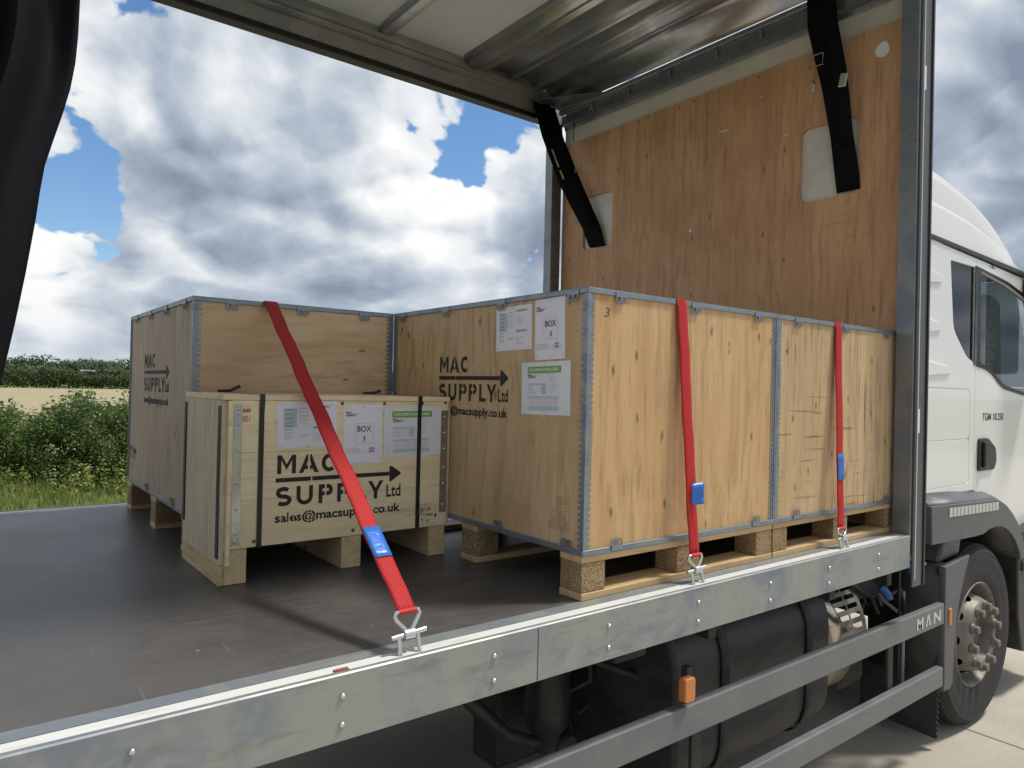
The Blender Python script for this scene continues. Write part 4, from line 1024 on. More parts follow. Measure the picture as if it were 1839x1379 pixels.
def paper(par, pl, w_, h, kind, num='3', tilt=0., m=None):
    """sheet w_ x h with its lower left corner at the plane origin, prints as flat sub-parts"""
    ca, sa = math.cos(tilt), math.sin(tilt)
    P = Plane(pl.o, pl.u*ca+pl.v*sa, pl.v*ca-pl.u*sa, pl.n)
    s = MB(); nu, nv = 6, 8
    for i in range(nu+1):
        for j in range(nv+1):
            u, v = w_*i/nu, h*j/nv
            s.v.append(P.o+u*P.u+v*P.v+P.n*(.0012+.0009*math.sin(7*u/w_+3*v/h)*math.sin(3.1*i/nu)))
    for i in range(nu):
        for j in range(nv): s.f.append([i*(nv+1)+j, (i+1)*(nv+1)+j, (i+1)*(nv+1)+j+1, i*(nv+1)+j+1])
    sh = s.build('paper_sheet', m or (SLEEVE if kind == 'docs' else PAPER), par, smooth=60)
    k, g, gr, wh = MB(), MB(), MB(), MB(); o = .0024; fields = []
    def field(VF, of): q = MB(); P.put(q, VF, of); fields.append(q)
    r = random.Random(hash(kind) % 97 if False else len(kind)*7+int(num))
    def line(mb, u0, u1, v, t=.0022): P.put(mb, rect(u0*w_, u1*w_, v*h, v*h+t), o)
    if kind == 'box':
        P.put(k, fit('MAC', .06*w_, .19*w_, .855*h, .88*h, .04), o); line(k, .06, .36, .838, .0012); P.put(k, fit('SUPPLY', .06*w_, .31*w_, .80*h, .828*h, .04), o)
        P.put(g, frame_rect(.30*w_, .76*w_, .34*h, .68*h, .0009), o)
        for q_ in (fit('BOX', .35*w_, .71*w_, .535*h, .635*h, .005), fit(num, (.52 if num == '1' else .50)*w_, (.548 if num == '1' else .565)*w_, .375*h, .46*h, .005)): fields.append(P.put(MB(), q_, o))
        for v in (.235, .185):
            P.put(g, fit('net weight kg' if v > .2 else 'gross weight kg', .06*w_, .40*w_, v*h, v*h+.006), o)
            P.put(k, fit('310.00' if v > .2 else '380.00', .66*w_, .80*w_, v*h, v*h+.006, .02), o)
            line(g, .05, .95, v-.012, .0006)
    elif kind == 'ship':
        field(rect(.10*w_, .31*w_, .45*h, .86*h), o)
        for v in (.83, .73, .64, .54, .47): P.put(k, fit('Consignee' if v < .7 else 'Shipment', .11*w_, .25*w_, v*h, v*h+.004, .02), o+.0004)
        for v in (.86, .78, .70, .66, .60, .52): line(g, .35, .35+r.uniform(.12, .19), v, .0012)
        for v in (.40, .34, .30, .24, .20): line(k if v > .38 else g, .10, .10+r.uniform(.12, .17), v, .0014)
        for v in (.28, .24): line(g, .34, .52, v, .0012)
        for v in (.86, .40):
            field(rect(.58*w_, .88*w_, v*h, v*h+.008), o); P.put(k, fit('Delivery address', .60*w_, .84*w_, v*h+.002, v*h+.006, .02), o+.0004)
            for q in (.12, .17, .21, .26): line(g, .58, .58+r.uniform(.12, .22), v-q, .0012)
    else:
        P.put(gr, rect(.13*w_, .82*w_, .79*h, .915*h), o); P.put(wh, fit('DOCUMENTS ENCLOSED', .165*w_, .78*w_, .825*h, .88*h, .03), o+.0005)
        P.put(k, fit('MAC', .14*w_, .22*w_, .745*h, .77*h, .03), o); line(k, .14, .34, .735, .001); P.put(k, fit('SUPPLY', .14*w_, .31*w_, .695*h, .725*h, .03), o)
        field(rect(.14*w_, .52*w_, .565*h, .595*h), o); field(rect(.42*w_, .51*w_, .395*h, .56*h), o+.0001)
        for v in (.53, .49, .45, .41): line(g, .14, .14+r.uniform(.10, .2), v, .0012)
        for v in (.76, .71, .67, .62, .57, .52, .47): line(g, .56+r.uniform(0, .05), .68+r.uniform(0, .08), v, .0010)
        field(rect(.14*w_, .78*w_, .315*h, .345*h), o)
        for v in (.28, .24, .20, .16): line(g, .14, .78, v, .0007)
        for q in (.36, .52, .64, .72): P.put(g, rect(q*w_, q*w_+.0007, .15*h, .314*h), o)
        field(rect(.14*w_, .78*w_, .08*h, .145*h), o)
        P.put(k, fit('/', .20*w_, .225*w_, .20*h, .235*h, .03), o)
        P.put(g, frame_rect(.03*w_, .11*w_, .12*h, .20*h, .0008), o)
    # staples
    for u, v in ((.08, .94), (.92, .93), (.07, .06), (.93, .07), (.5, .96), (.5, .03)):
        a = r.uniform(-.9, .9); d = Vector((math.cos(a), math.sin(a)))*.005
        P.put(k, ([Vector((u*w_-d.x-d.y*.1, v*h-d.y+d.x*.1, 0)), Vector((u*w_+d.x-d.y*.1, v*h+d.y+d.x*.1, 0)), Vector((u*w_+d.x+d.y*.1, v*h+d.y-d.x*.1, 0)), Vector((u*w_-d.x+d.y*.1, v*h-d.y-d.x*.1, 0))], [[0, 1, 2, 3]]), o+.0006)
    for mb, nm, mm in ((k, 'black_print', INK), (g, 'grey_print', INKG), (gr, 'green_banner', GREEN), (wh, 'banner_lettering', WHITEP)):
        if mb.f: mb.build(nm, mm, sh)['kind'] = 'stuff'      # fine print, too small to pick apart
    for q in fields: q.build('box_number' if kind == 'box' else 'shaded_field', INK if kind == 'box' else INKT, sh)
    return sh
paper(box3, LFT(.458, .760), .196, .149, 'ship', '3', .02)
paper(box3, LFT(.243, .725), .146, .196, 'box', '3', .03)
paper(box3, LFT(.308, .548), .240, .170, 'docs', '3', .02)
# maker's stamps near the foot of the crate, pencil marks
b = MB(); pl = LFT(.158, .195)
pl.put(b, frame_rect(0, .097, 0, .063, .0008)); pl.put(b, frame_rect(.038, .098, .074, .104, .0008))
pl.put(b, rect(0, .097, .031, .0316), .0008)
for v in (.024, .019, .014, .009, .004): pl.put(b, fit('plywood case made in', .004, .092, v, v+.0032), .0008)
for v in (.054, .048, .042, .036): pl.put(b, fit('packaging', .042, .078, v, v+.003), .0008)
pl.put(b, frame_rect(.012, .030, .036, .056, .001), .0008); pl.put(b, frame_rect(.043, .055, .082, .098, .001), .0008)
for v in (.094, .088, .082): pl.put(b, fit('MIX board', .062, .092, v, v+.003), .0008)
b.build('maker_stamp', PENCIL, box3)
FR = lambda x, z, y=0.: Plane((x, y, z), (1, 0, 0), (0, 0, 1), (0, -1, 0))
b = MB(); FR(0, 0).put(b, fit('3', .070, .094, .858, .886, 0, .2), .0006); b.build('pen_mark', PENCIL, box3)
b = MB(); FR(0, 0).put(b, fit('2', .700, .709, .800, .818), .0006); FR(0, 0).put(b, fit('F', .701, .709, .772, .79), .0006); b.build('pen_mark', PENCIL, box3)
b = MB(); LFT(0, 0).put(b, fit('3', -1.155, -1.13, .85, .88, 0, .2), .0006); b.build('pen_mark', PENCIL, box3)
b = MB(); FR(0, 0).put(b, fit('4', 1.07, 1.09, .79, .82, 0, .3), .0006); b.build('pen_mark', PENCIL, box4)
# handling symbols low on the far crate's end
b = MB(); pl = Plane((-.8125, 2.37, .25), (0, -1, 0), (0, 0, 1), (-1, 0, 0))
pl.put(b, ([Vector(p) for p in ((0, .06, 0), (.04, .06, 0), (.026, .035, 0), (.024, .006, 0), (.036, 0, 0), (.004, 0, 0), (.016, .006, 0), (.014, .035, 0))], [[0, 3, 2, 1], [0, 7, 3], [7, 6, 4, 3], [6, 5, 4]]))
for u in (.07, .10): pl.put(b, rect(u, u+.008, 0, .04)); pl.put(b, ([Vector((u-.008, .041, 0)), Vector((u+.016, .041, 0)), Vector((u+.004, .064, 0))], [[0, 1, 2]]))
pl.put(b, rect(.135, .141, .0, .03)); pl.put(b, ([Vector((.138+.026*math.cos(a*.5236), .031+.024*math.sin(a*.5236), 0)) for a in range(7)], [list(range(7))]))
for v in (-.03, -.045): pl.put(b, fit('keep dry this way up', 0., .12, v, v+.008))
b.build('handling_symbols', STENCIL, box2)

# ------------------------------------------------------------------ small pine crate
def pine():
    x0, x1, y0, y1, zb, zt = -.808, -.018, .730, 1.188, .112, .588
    c = thing('pine_crate', 'small pale pine crate with BOX 1 papers and two black bands', 'crate', ((x0+x1)/2, (y0+y1)/2, 0))
    # boards of the long sides, laid edge to edge
    zs = (zb, .262, .412, zt-.012)
    for i in range(3):
        g = .0003
        MB().box(x0, x1, y0, y0+.018, zs[i]+g, zs[i+1]-g).build('front_board', PINE, c, bevel=.0004, segs=1)
        MB().box(x0, x1, y1-.018, y1, zs[i]+g, zs[i+1]-g).build('back_board', PINE, c, bevel=.0012, segs=1)
    for i in range(3):
        a, b_ = y0-.004+(y1-y0+.008)*i/3, y0-.004+(y1-y0+.008)*(i+1)/3
        MB().box(x0-.03, x1+.008, a+.0008, b_-.0008, zt-.0115, zt+.006).build('lid_board', PINE, c, bevel=.0015, segs=1)
    e = MB().box(x0-.030, x0-.002, y0+.012, y1, .062, zt-.0118).build('end_panel', PINE_END, c, bevel=.002, segs=1)
    MB().box(x1+.0005, x1+.018, y0+.010, y1, zb, zt-.0118).build('end_panel', PINE_END, c, bevel=.002, segs=1)
    MB().box(x0-.012, x0-.0005, y0-.004, y0+.0115, .062, zt-.014).build('end_edge', PINE, c)
    for a, q in ((x0-.014, x0+.055), ((x0+x1)/2-.02, (x0+x1)/2+.052), (x1-.068, x1)):
        MB().box(a, q, y0+.004, y1-.004, .0006, zb-.001).build('bearer', PINE_LEG, c, bevel=.002, segs=1)
    MB().box(x0-.030, x0-.015, y0+.006, y1-.002, .0006, .0605).build('bearer_face', PINE_LEG, c, bevel=.0015, segs=1)
    # pressed steel corner angle with a row of nails, black edge lip on the end
    st = MB().box(x0+.004, x0+.030, y0-.0018, y0-.0002, zb+.012, zt-.025).build('corner_angle', galv('bright_corner_steel', (.50, .50, .485), .20, .95, .03, .10, .6, .05), c)
    MB().box(x0-.034, x0-.0305, y0+.010, y0+.034, .085, zt-.03).build('corner_lip', BAND, c)
    MB().box(x0-.034, x0-.0305, y1-.03, y1-.006, .14, zt-.03).build('corner_lip', BAND, c)
    MB().box(x1-.030, x1+.0, y0-.0018, y0-.0002, zb+.05, zt-.045).build('corner_angle', galv('dull_corner_steel', (.36, .33, .27), .35, .8, .3, .4, 2.), c)
    n = MB().lathe([(.0001, -.0035), (.0035, -.003), (.005, 0), (.005, .001)], (0, 0, 0), 'y', 10); f = None
    for xx, zz in [(x0+.017, .135), (x0+.017, .16), (x0+.018, .235), (x0+.018, .318), (x0+.019, .42), (x0+.018, .50), (x0+.018, .535), (x0+.018, .55)] + [(x1-.015, z) for z in (.19, .27, .33, .40, .46, .52)]:
        p = (xx, y0-.002, zz)
        if f is None: f = n.build('nail_head', BRIGHT, c, smooth=60, loc=p, local=True); f.parent = c; f.location = Vector(p)-ORG[c.name]
        else: dup(f, p, c, 'nail_head')
    s = MB().lathe([(.0001, -.0008), (.004, -.001), (.0065, 0), (.0065, .001)], (0, 0, 0), 'y', 10); f = None
    for xx, zz in ((x0+.075, .130), (-.395, .130), (x1-.045, .152), (-.455+.01, .568), (-.285, .568), (-.13, .570), (x1-.012, .572)):
        p = (xx, y0-.0006, zz)
        if f is None: f = s.build('screw', SCREW, c, loc=p, local=True); f.parent = c; f.location = Vector(p)-ORG[c.name]
        else: dup(f, p, c, 'screw')
    for xx in (-.726, -.150):       # strapping bands right round
        pr = [(y0-.003, zb-.002), (y1+.003, zb-.002), (y1+.003, zt+.0085), (y0-.007, zt+.0085), (y0-.007, zt-.02), (y0-.003, zt-.05)]
        MB().strip(pr+[pr[0]], 'x', xx, xx+.016).build('strapping_band', BAND, c, solid=.0012)
    MB().tube([(-.735, 1.16, zt+.009), (-.70, 1.14, zt+.012), (-.665, 1.13, zt+.03)], .006, 6).build('band_end', BAND, c)
    MB().tube([(-.16, 1.16, zt+.009), (-.12, 1.14, zt+.012), (-.095, 1.13, zt+.022)], .006, 6).build('band_end', BAND, c)
    stencil(FR(-.668, .318, y0), c)
    paper(c, FR(-.664, .420, y0), .203, .149, 'ship', '1', .03)
    paper(c, FR(-.438, .360, y0), .146, .204, 'box', '1', .008)
    paper(c, FR(-.283, .377, y0), .238, .178, 'docs', '1', .012)
    b = MB(); q = FR(0, 0, y0); q.put(b, fit('M6049', -.797, -.753, .536, .551, .02, .2)); q.put(b, fit('M 0051', -.797, -.753, .508, .528, .01, .1)); q.put(b, rect(-.798, -.752, .5415, .5445), .0009)
    b.build('red_pen_number', REDP, c)
    b = MB(); q = FR(-.132, .118, y0)
    q.put(b, frame_rect(0, .066, 0, .078, .0007)); q.put(b, rect(.026, .0267, .002, .076))
    q.put(b, fit('GB -', .031, .052, .054, .066, .02)); q.put(b, fit('FC04', .031, .058, .032, .044, .02)); q.put(b, fit('HT', .031, .046, .010, .022, .02))
    q.put(b, fit('Y', .006, .020, .006, .030, .0)); q.put(b, fit('IPPC', .004, .022, .036, .066, .0))
    b.build('treatment_stamp', STENCIL, c)
    return c
pine()

# ------------------------------------------------------------------ red lashing straps
def ribbon(path, widths, name, m, par, thick=.0025):
    """flat webbing through points; widths = half-width vectors"""
    b = MB(); n = len(path); NW = 4
    L = 0; att = []
    for i, (p, h) in enumerate(zip(path, widths)):
        p, h = Vector(p), Vector(h)
        if i: L += (p-Vector(path[i-1])).length
        for k in range(NW+1):
            s = k/NW*2-1; b.v.append(p+h*s); att.append((k/NW, L, 0))
    for i in range(n-1):
        for k in range(NW): b.f.append([i*(NW+1)+k, i*(NW+1)+k+1, (i+1)*(NW+1)+k+1, (i+1)*(NW+1)+k])
    o = b.build(name, m, par, smooth=60, solid=thick)
    a = o.data.attributes.new('weave', 'FLOAT_VECTOR', 'POINT')
    a.data.foreach_set('vector', [q for v in att for q in v])
    return o
def lerp(a, b, t): return Vector(a)*(1-t)+Vector(b)*t
def dense(pts, step=.03):
    out = []
    for a, b in zip(pts[:-1], pts[1:]):
        n = max(1, int((Vector(b)-Vector(a)).length/step))
        out += [lerp(a, b, i/n) for i in range(n)]
    return out+[Vector(pts[-1])]
def strap(label, top, hook, far, over, tagkind, tagpos):
    s = thing('lashing_strap', label, 'strap', (hook[0], hook[1], 0), 'red lashing straps')
    h = Vector((.025, 0, 0))
    path = dense([*far, *over, top, (hook[0], hook[1]+.004, hook[2])])
    path = [p+Vector((.0016*math.sin(i*.55+hook[0]*9)+.001*math.sin(i*1.3), 0, 0)) for i, p in enumerate(path)]
    wd = []
    n = len(path)
    for i, p in enumerate(path): wd.append(h*(1 if i < n-4 else .95))
    # slack: the run to the hook bellies slightly
    T0, T1 = Vector(top), Vector(hook)
    ribbon(path, wd, 'webbing', RED, s)
    hx, hy, hz = hook
    d = (T0-T1).normalized()       # direction up the strap
    nrm = Vector((1, 0, 0)).cross(d).normalized()
    nrm = nrm if nrm.y < 0 else -nrm
    # sewn end loop round the hook
    MB().tube([T1+Vector((-.024, 0, 0))+d*.004, T1+Vector((.024, 0, 0))+d*.004], .0065, 10).build('sewn_loop', mat('red_webbing_plain', (.52, .022, .024), .6) if 'red_webbing_plain' not in MATS else MATS['red_webbing_plain'], s, smooth=60)
    # wire claw hook: triangle with a waist, two prongs down into the slot, cross pin
    W0 = T1+d*.004; zt = W0
    c0 = lerp(W0, (hx, hy-.006, .045), 1.)
    pts = [W0+Vector((-.012, 0, 0)), W0+Vector((-.030, 0, 0)), W0+Vector((-.034, 0, -.008)), W0+Vector((-.028, -.001, -.020)), c0+Vector((-.010, 0, .012)), c0+Vector((-.007, 0, 0))]
    hk = MB(); hk.tube(pts, .0052, 8); hk.tube([Vector((2*hx-p.x, p.y, p.z)) for p in pts], .0052, 8)
    hook_o = hk.build('claw_hook', HOOK, s, smooth=50)
    MB().tube([c0+Vector((-.046, .0, -.004)), c0+Vector((.046, .0, .004))], .0062, 10).build('cross_pin', HOOK, hook_o, smooth=50)
    MB().lathe([(.007, -.014), (.0125, -.013), (.0125, .013), (.007, .014)], c0, 'x', 14).build('collar', HOOK, hook_o, smooth=40)
    for q in (-.026, .024): MB().tube([c0+Vector((q, .0, -.002)), c0+Vector((q*1.02, -.004, -.020)), Vector((hx+q*1.02, hy-.016, .002)), Vector((hx+q, hy-.016, -.004))], .0055, 8).build('prong', HOOK, hook_o, smooth=50)
    if tagkind == 'sleeve':
        a, b_ = lerp(top, hook, tagpos[0]), lerp(top, hook, tagpos[1])
        for k, f_ in enumerate((1,)):
            ribbon(dense([a+nrm*.0022, b_+nrm*.0022], .02), [h*.99]*len(dense([a+nrm*.0022, b_+nrm*.0022], .02)), 'blue_label', BLUE, s, .0006)
        if tagpos[2]:
            b = MB(); Pp = Plane(lerp(a, b_, .5)+nrm*.0028, (b_-a).normalized(), Vector((1, 0, 0)), nrm)
            Lh = (b_-a).length
            for k, v in enumerate((.010, .002, -.006, -.014)): Pp.put(b, fit('LC 2500 daN  EN 12195-2', -.45*Lh, .42*Lh, v, v+.004), 0)
            b.build('label_print', INK, s)
    else:
        a = lerp(top, hook, tagpos[0]); b_ = lerp(top, hook, tagpos[1])
        fl = MB(); n = 6
        for i in range(n+1):
            p = lerp(a, b_, i/n)
            for k in range(5):
                t = k/4; fl.v.append(p + Vector((-.006+.042*t + .002*math.sin(i*2.), -.005-.016*t*t-.003*math.sin(i*1.1), .005*t)))
        for i in range(n):
            for k in range(4): fl.f.append([i*5+k, i*5+k+1, (i+1)*5+k+1, (i+1)*5+k])
        fl.build('blue_label', BLUE, s, smooth=60, solid=.0012)
    return s
ZT = .9435
strap('red strap slanting across the small pine crate to the bed rail', (-.540, 1.200, ZT+.0025), (-.622, -.058, .094), [(-.535, 2.50, .03), (-.54, 2.408, ZT-.01)], [(-.54, 2.36, ZT), (-.54, 1.25, ZT), (-.54, 1.206, ZT)], 'sleeve', (.811, .882, False))
strap('red strap over the crate with BOX 3 papers, blue tag flapping loose', (.425, -.0075, ZT), (.468, -.052, .088), [(.43, 2.50, .03)], [(.43, 1.24, ZT-.01), (.43, 1.18, ZT), (.43, .05, ZT), (.428, -.002, ZT)], 'flag', (.72, .802))
strap('red strap over the scratched crate beside the headboard post', (1.455, -.0075, ZT), (1.432, -.052, .078), [(1.45, 2.50, .03)], [(1.45, 1.24, ZT-.01), (1.45, 1.18, ZT), (1.45, .05, ZT), (1.452, -.002, ZT)], 'sleeve', (.640, .765, True))

# ------------------------------------------------------------------ black curtain straps tucked into the headboard
def hang(label, P, buckles):
    s = thing('hanging_strap', label, 'strap', P[0][0][-1] if False else tuple(P[0][-1]), 'black straps tucked into the headboard holes')
    for path, hw in P:
        pass
    return s
def black_strap(label, runs):
    base = runs[0][0][-1]
    s = thing('hanging_strap', label, 'strap', base, 'black straps tucked into the headboard holes')
    for k, (pts, hws) in enumerate(runs):
        pp, ww = [], []
        for i in range(len(pts)-1):
            n = max(2, int((Vector(pts[i+1])-Vector(pts[i])).length/.04))
            for j in range(n):
                pp.append(lerp(pts[i], pts[i+1], j/n)); ww.append(lerp(hws[i], hws[i+1], j/n))
        pp.append(Vector(pts[-1])); ww.append(Vector(hws[-1]))
        ribbon(pp, ww, 'webbing', BLACKWEB, s, .003)
    return s
h1 = black_strap('black folded strap hanging in the opening by the far corner post', [
    ([(1.83, 2.418, 2.70), (1.875, 2.36, 2.45), (1.95, 2.24, 2.10), (2.03, 2.10, 1.78), (2.052, 2.07, 1.66), (2.062, 2.065, 1.648)],
     [(.105, .0, 0), (.09, -.02, 0), (.05, -.065, 0), (.02, -.07, 0), (.006, -.072, 0), (.006, -.07, 0)]),
    ([(1.845, 2.405, 2.70), (1.89, 2.335, 2.43), (1.955, 2.215, 2.08), (2.02, 2.10, 1.80)],
     [(.03, .0, 0), (.03, -.01, 0), (.02, -.03, 0), (.01, -.03, 0)])])
b = MB()
for z, y, x in ((2.33, 2.335, 1.862), (2.26, 2.31, 1.874), (2.17, 2.275, 1.892)):
    b.obox((x, y, z), (.3, -.3, -1), (.6, -.4, .2), (.8, .6, 0), .035, .006, .004)
b.build('buckle_glint', SHINY, h1)
b = MB(); fr = [(1.955, 2.21, 2.215), (1.972, 2.185, 2.215), (1.974, 2.18, 2.185), (1.957, 2.205, 2.185)]
b.tube(fr, .003, 6, closed=True); b.build('buckle', SHINY, h1)
h2 = black_strap('black strap with chrome buckles hanging by the near corner post', [
    ([(1.985, .405, 2.76), (1.985, .400, 2.55), (1.99, .37, 2.38), (2.0, .33, 2.20), (2.02, .29, 1.95), (2.045, .272, 1.75), (2.060, .270, 1.672)],
     [(.0, -.07, 0), (.0, -.066, 0), (0, -.058, 0), (0, -.056, 0), (0, -.058, 0), (0, -.062, 0), (0, -.060, 0)]),
    ([(1.965, .365, 2.76), (1.965, .33, 2.50), (1.97, .285, 2.28), (1.985, .268, 2.10), (2.02, .262, 1.9)],
     [(.0, -.04, 0), (.004, -.038, 0), (0, -.036, 0), (0, -.036, 0), (0, -.035, 0)])])
b = MB()
for (y, z, w_, hh, xx) in ((.405, 2.355, .036, .030, 1.966),):
    b.tube([(xx, y-w_, z-hh), (xx, y+w_, z-hh), (xx, y+w_, z+hh), (xx, y-w_, z+hh)], .0045, 8, closed=True)
b.build('buckle', SHINY, h2, smooth=50)
MB().obox((1.962, .258, 2.205), (0, 1, .2), (0, -.2, 1), (1, 0, 0), .020, .034, .005).build('buckle', SHINY, h2, bevel=.004)
MB().tube([(1.966, .425, 2.26), (1.960, .412, 2.245), (1.960, .410, 2.215), (1.966, .420, 2.20)], .0045, 8).build('buckle', SHINY, h2, smooth=50)

# ------------------------------------------------------------------ side curtain bunched at the rear
def curtain():
    ed = [(2.64, -1.30), (1.9, -1.315), (1.50, -1.318), (1.289, -1.322), (1.20, -1.323), (1.123, -1.333), (1.05, -1.352), (.99, -1.367), (.90, -1.376), (.80, -1.389), (.70, -1.404), (.593, -1.423), (.45, -1.445), (.25, -1.47), (-.16, -1.50)]
    def edge(z):
        for (za, xa), (zb, xb) in zip(ed[:-1], ed[1:]):
            if z <= za and z >= zb: return xa+(xb-xa)*(za-z)/(za-zb)
        return ed[-1][1]
    b = MB(); nu, nv = 90, 60
    def fn(u, v):
        z = 2.62-2.78*v; x1 = edge(z); x = x1-.95*u
        f = .035+.02*v
        y = -.125 + f*math.sin(u*46+.6*math.sin(z*2.1)) + .012*math.sin(u*91+z*3)
        if u < .03: y += (.03-u)*.8
        return (x-.004+.012*math.cos(u*46)*min(1, u*8), y, z)
    b.grid(fn, nu, nv)
    c = b.build('side_curtain', CURT, None, smooth=60, solid=.002, loc=(-1.8, -.12, -.16))
    tag(c, 'dark side curtain gathered in folds over the bed rail', 'curtain')
curtain()
# ------------------------------------------------------------------ hedge, verge, far country
def leaf(b, p, n, up_, L, W_):
    """folded leaf of two quads"""
    n = n.normalized(); t = (up_ - n*up_.dot(n)).normalized(); s = n.cross(t)
    i = len(b.v)
    b.v += [p, p+t*L*.5+s*W_*.5+n*W_*.12, p+t*L, p+t*L*.5-s*W_*.5+n*W_*.12]
    b.f.append([i, i+1, i+2, i+3])
R_ = random.Random(11)
def rv3(): 
    return Vector((R_.gauss(0, 1), R_.gauss(0, 1), R_.gauss(0, 1))).normalized()
def raw(b, name, m, parent=None, loc=None):
    me = bpy.data.meshes.new(name); org = ORG[parent.name] if parent else Vector(loc or (0, 0, 0))
    me.from_pydata([tuple(p-org) for p in b.v], [], b.f)
    return link(name, me, m, parent, loc)
def htop(x): return 1.26+.05*math.sin(x*1.3)+.08*math.sin(x*3.1+1)+.10*math.sin(x*6.7+2)+.05*math.sin(x*13.)
def hedge():
    h = thing('hedge', 'unclipped leafy green hedge along the edge of the yard', 'hedge', (2, 12.2, GZ-.03))
    b, st = MB(), MB()
    def clump(c, r, n, size):
        for _ in range(n):
            d = rv3(); q = r*(R_.random()**.45)
            p = c+Vector((d.x*q, d.y*q, d.z*q*.9)); nn = (d*.7+rv3()*.8+Vector((0, -.2, .5)))
            leaf(b, p, nn, rv3()+Vector((0, 0, .2)), size*R_.uniform(.7, 1.3), size*R_.uniform(.4, .7))
    x = -9.
    while x < 48:
        near = -3.5 < x < 5
        dx = .125 if near else (.42 if x < 16 else .6)
        H = htop(x)
        nz = 9 if near else 5
        for k in range(nz):
            for yy in ((11.25, 11.55, 11.9, 12.25) if near else (11.45, 12.)):
                z = GZ + .12 + (H-.05)*(k+R_.random())/nz
                y = yy + R_.uniform(-.2, .2) - .10*math.sin(math.pi*(z-GZ)/H)
                if R_.random() < .08 or (yy < 11.7 and math.sin(x*5.1+z*7)+math.sin(x*2.3-z*4.4) > 1.25): continue
                clump(Vector((x+R_.uniform(-.1, .1), y, z)), R_.uniform(.13, .26) if near else .36, (70 if yy < 11.7 else 32) if near else 44, (.044 if yy < 11.7 else .085) if near else .12)
        # leading shoots above the crown
        if R_.random() < (.55 if near else .4):
            hh = R_.uniform(.12, .40); px = Vector((x, 11.5+R_.uniform(-.3, .4), GZ+H))
            for q in range(22 if near else 10):
                t = R_.random(); leaf(b, px+Vector((R_.gauss(0, .035)*(1.3-t), R_.gauss(0, .035), hh*t-.05)), rv3()+Vector((0, -.5, .3)), rv3()+Vector((0, 0, .6)), .055 if near else .09, .03 if near else .05)
            st.tube([px-Vector((0, 0, .3)), px+Vector((.01, 0, hh))], [.006, .002], 4)
        x += dx
    for k in range(110):
        x = R_.uniform(-6, 14); y = R_.uniform(11.2, 12.); p = Vector((x, y, GZ))
        pts = [p]
        for j in range(4): p = p+Vector((R_.gauss(0, .12), R_.gauss(0, .08), .26)); pts.append(p)
        st.tube(pts, [.016, .012, .010, .007, .004], 4)
    o = raw(b, 'foliage', LEAF, h); o['kind'] = 'stuff'
    raw(st, 'stems', BARK, h)['kind'] = 'stuff'
hedge()
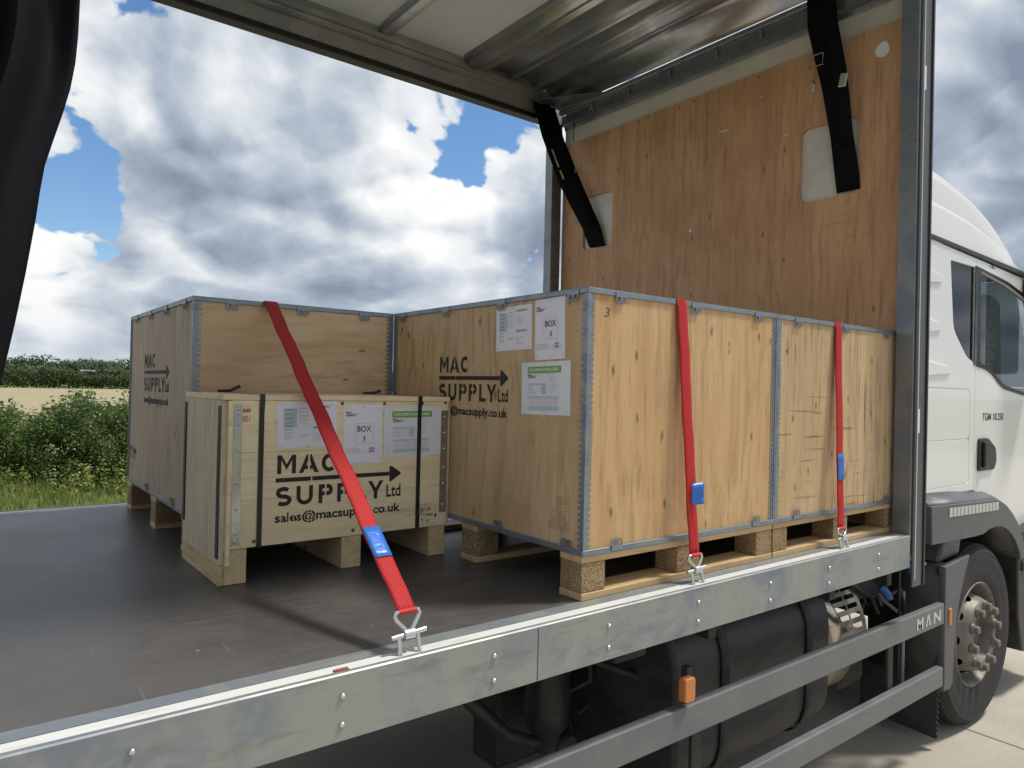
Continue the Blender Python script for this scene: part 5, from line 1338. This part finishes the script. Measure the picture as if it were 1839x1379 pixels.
def verge():
    b = MB()
    def blade(x, y, L, w_, lean):
        a = R_.uniform(0, 6.283); d = Vector((math.cos(a), math.sin(a), 0)); s = Vector((-d.y, d.x, 0))*w_
        p = Vector((x, y, GZ-.03)); i = len(b.v)
        m = p+d*lean*.35+Vector((0, 0, L*.62)); t = p+d*lean+Vector((0, 0, L))
        b.v += [p-s, p+s, m+s*.7, m-s*.7, t]; b.f += [[i, i+1, i+2, i+3], [i+3, i+2, i+4]]
    for _ in range(30000):
        x = R_.uniform(-4.5, 5.0); y = R_.uniform(8.02, 11.5)
        tall = .16+.34*max(0, (y-9.3)/2.0)*(.6+.4*math.sin(x*2.3+y))
        blade(x, y, tall*R_.uniform(.5, 1.5), .006, tall*R_.uniform(.15, .7))
    for _ in range(11000):
        x = R_.choice((R_.uniform(-20, -4.5), R_.uniform(5, 34))); y = R_.uniform(8.02, 11.5)
        blade(x, y, R_.uniform(.15, .5), .014, .15)
    # nettles and bramble shoots standing in front of the hedge
    for _ in range(300):
        x = R_.uniform(-4, 5); y = R_.uniform(10.3, 11.2); H = R_.uniform(.25, .65)
        for q in range(26):
            t = R_.random(); a = R_.uniform(0, 6.28); rr = .11*(1.1-t)
            leaf(b, Vector((x+rr*.3*math.cos(a), y+rr*.3*math.sin(a), GZ+H*t)), Vector((math.cos(a)*.5, math.sin(a)*.5, 1)), Vector((math.cos(a), math.sin(a), -.2)), .085*(1.2-t*.6), .045)
    o = raw(b, 'verge_grass', GRASS); tag(o, 'long grass and nettles on the verge below the hedge', 'grass', kind='stuff')
verge()
def canopy(name, m, label, cat, n, gen, size):
    b = MB()
    for _ in range(n):
        p, r = gen()
        for q in range(9):
            d = rv3(); leaf(b, p+Vector((d.x*r*1.2, d.y*r, d.z*r)), d+rv3()*.5+Vector((0, -.3, .4)), rv3(), size*R_.uniform(.6, 1.4), size*R_.uniform(.5, 1.))
    o = raw(b, name, m); tag(o, label, cat, kind='stuff')
def g_far():
    x = R_.uniform(-60, 170); H = 2.9+.35*math.sin(x*.21)+.3*math.sin(x*.57+1)+.25*math.sin(x*1.4)
    return Vector((x, 146+R_.uniform(-1.6, 1.6)+.02*x, GZ+.2+(H-.4)*R_.random()**.8)), .42
canopy('far_hedgerow', FARLEAF, 'thick dark hedgerow at the far edge of the straw field', 'hedgerow', 9000, g_far, .36)
def g_wood():
    k = R_.random()
    if k < .30: y = R_.uniform(225, 245); H = 3.2; x = R_.uniform(-140, 330); 
    elif k < .62: y = R_.uniform(360, 385); H = 4.6; x = R_.uniform(-160, 480)
    else: y = R_.uniform(600, 700); H = 6.0; x = R_.uniform(-200, 800)
    H *= .75+.35*math.sin(x*.06+y*.03)+.22*math.sin(x*.17+1.)+.12*math.sin(x*.43)
    return Vector((x, y, hill(x, y)+max(.6, H)*R_.random()**.7)), 1.3 if y < 300 else 2.2
canopy('distant_woodland', WOODLEAF, 'wooded hills on the skyline beyond the fields', 'woodland', 12000, g_wood, 1.5)
bn = thing('barn', 'tiny pale-roofed barn among trees on the distant hillside', 'barn', (37.5, 300, hill(37.5, 300)))
bz = hill(37.5, 300)
MB().box(33, 42, 297, 303, bz-1, bz+2.2).build('wall', mat('barn_wall', (.20, .18, .15), .8), bn)
MB().prism([(296.5, bz+2.2), (303.5, bz+2.2), (300, bz+4.)], 'x', 32.6, 42.4).build('roof', mat('barn_roof', (.26, .26, .26), .7), bn)
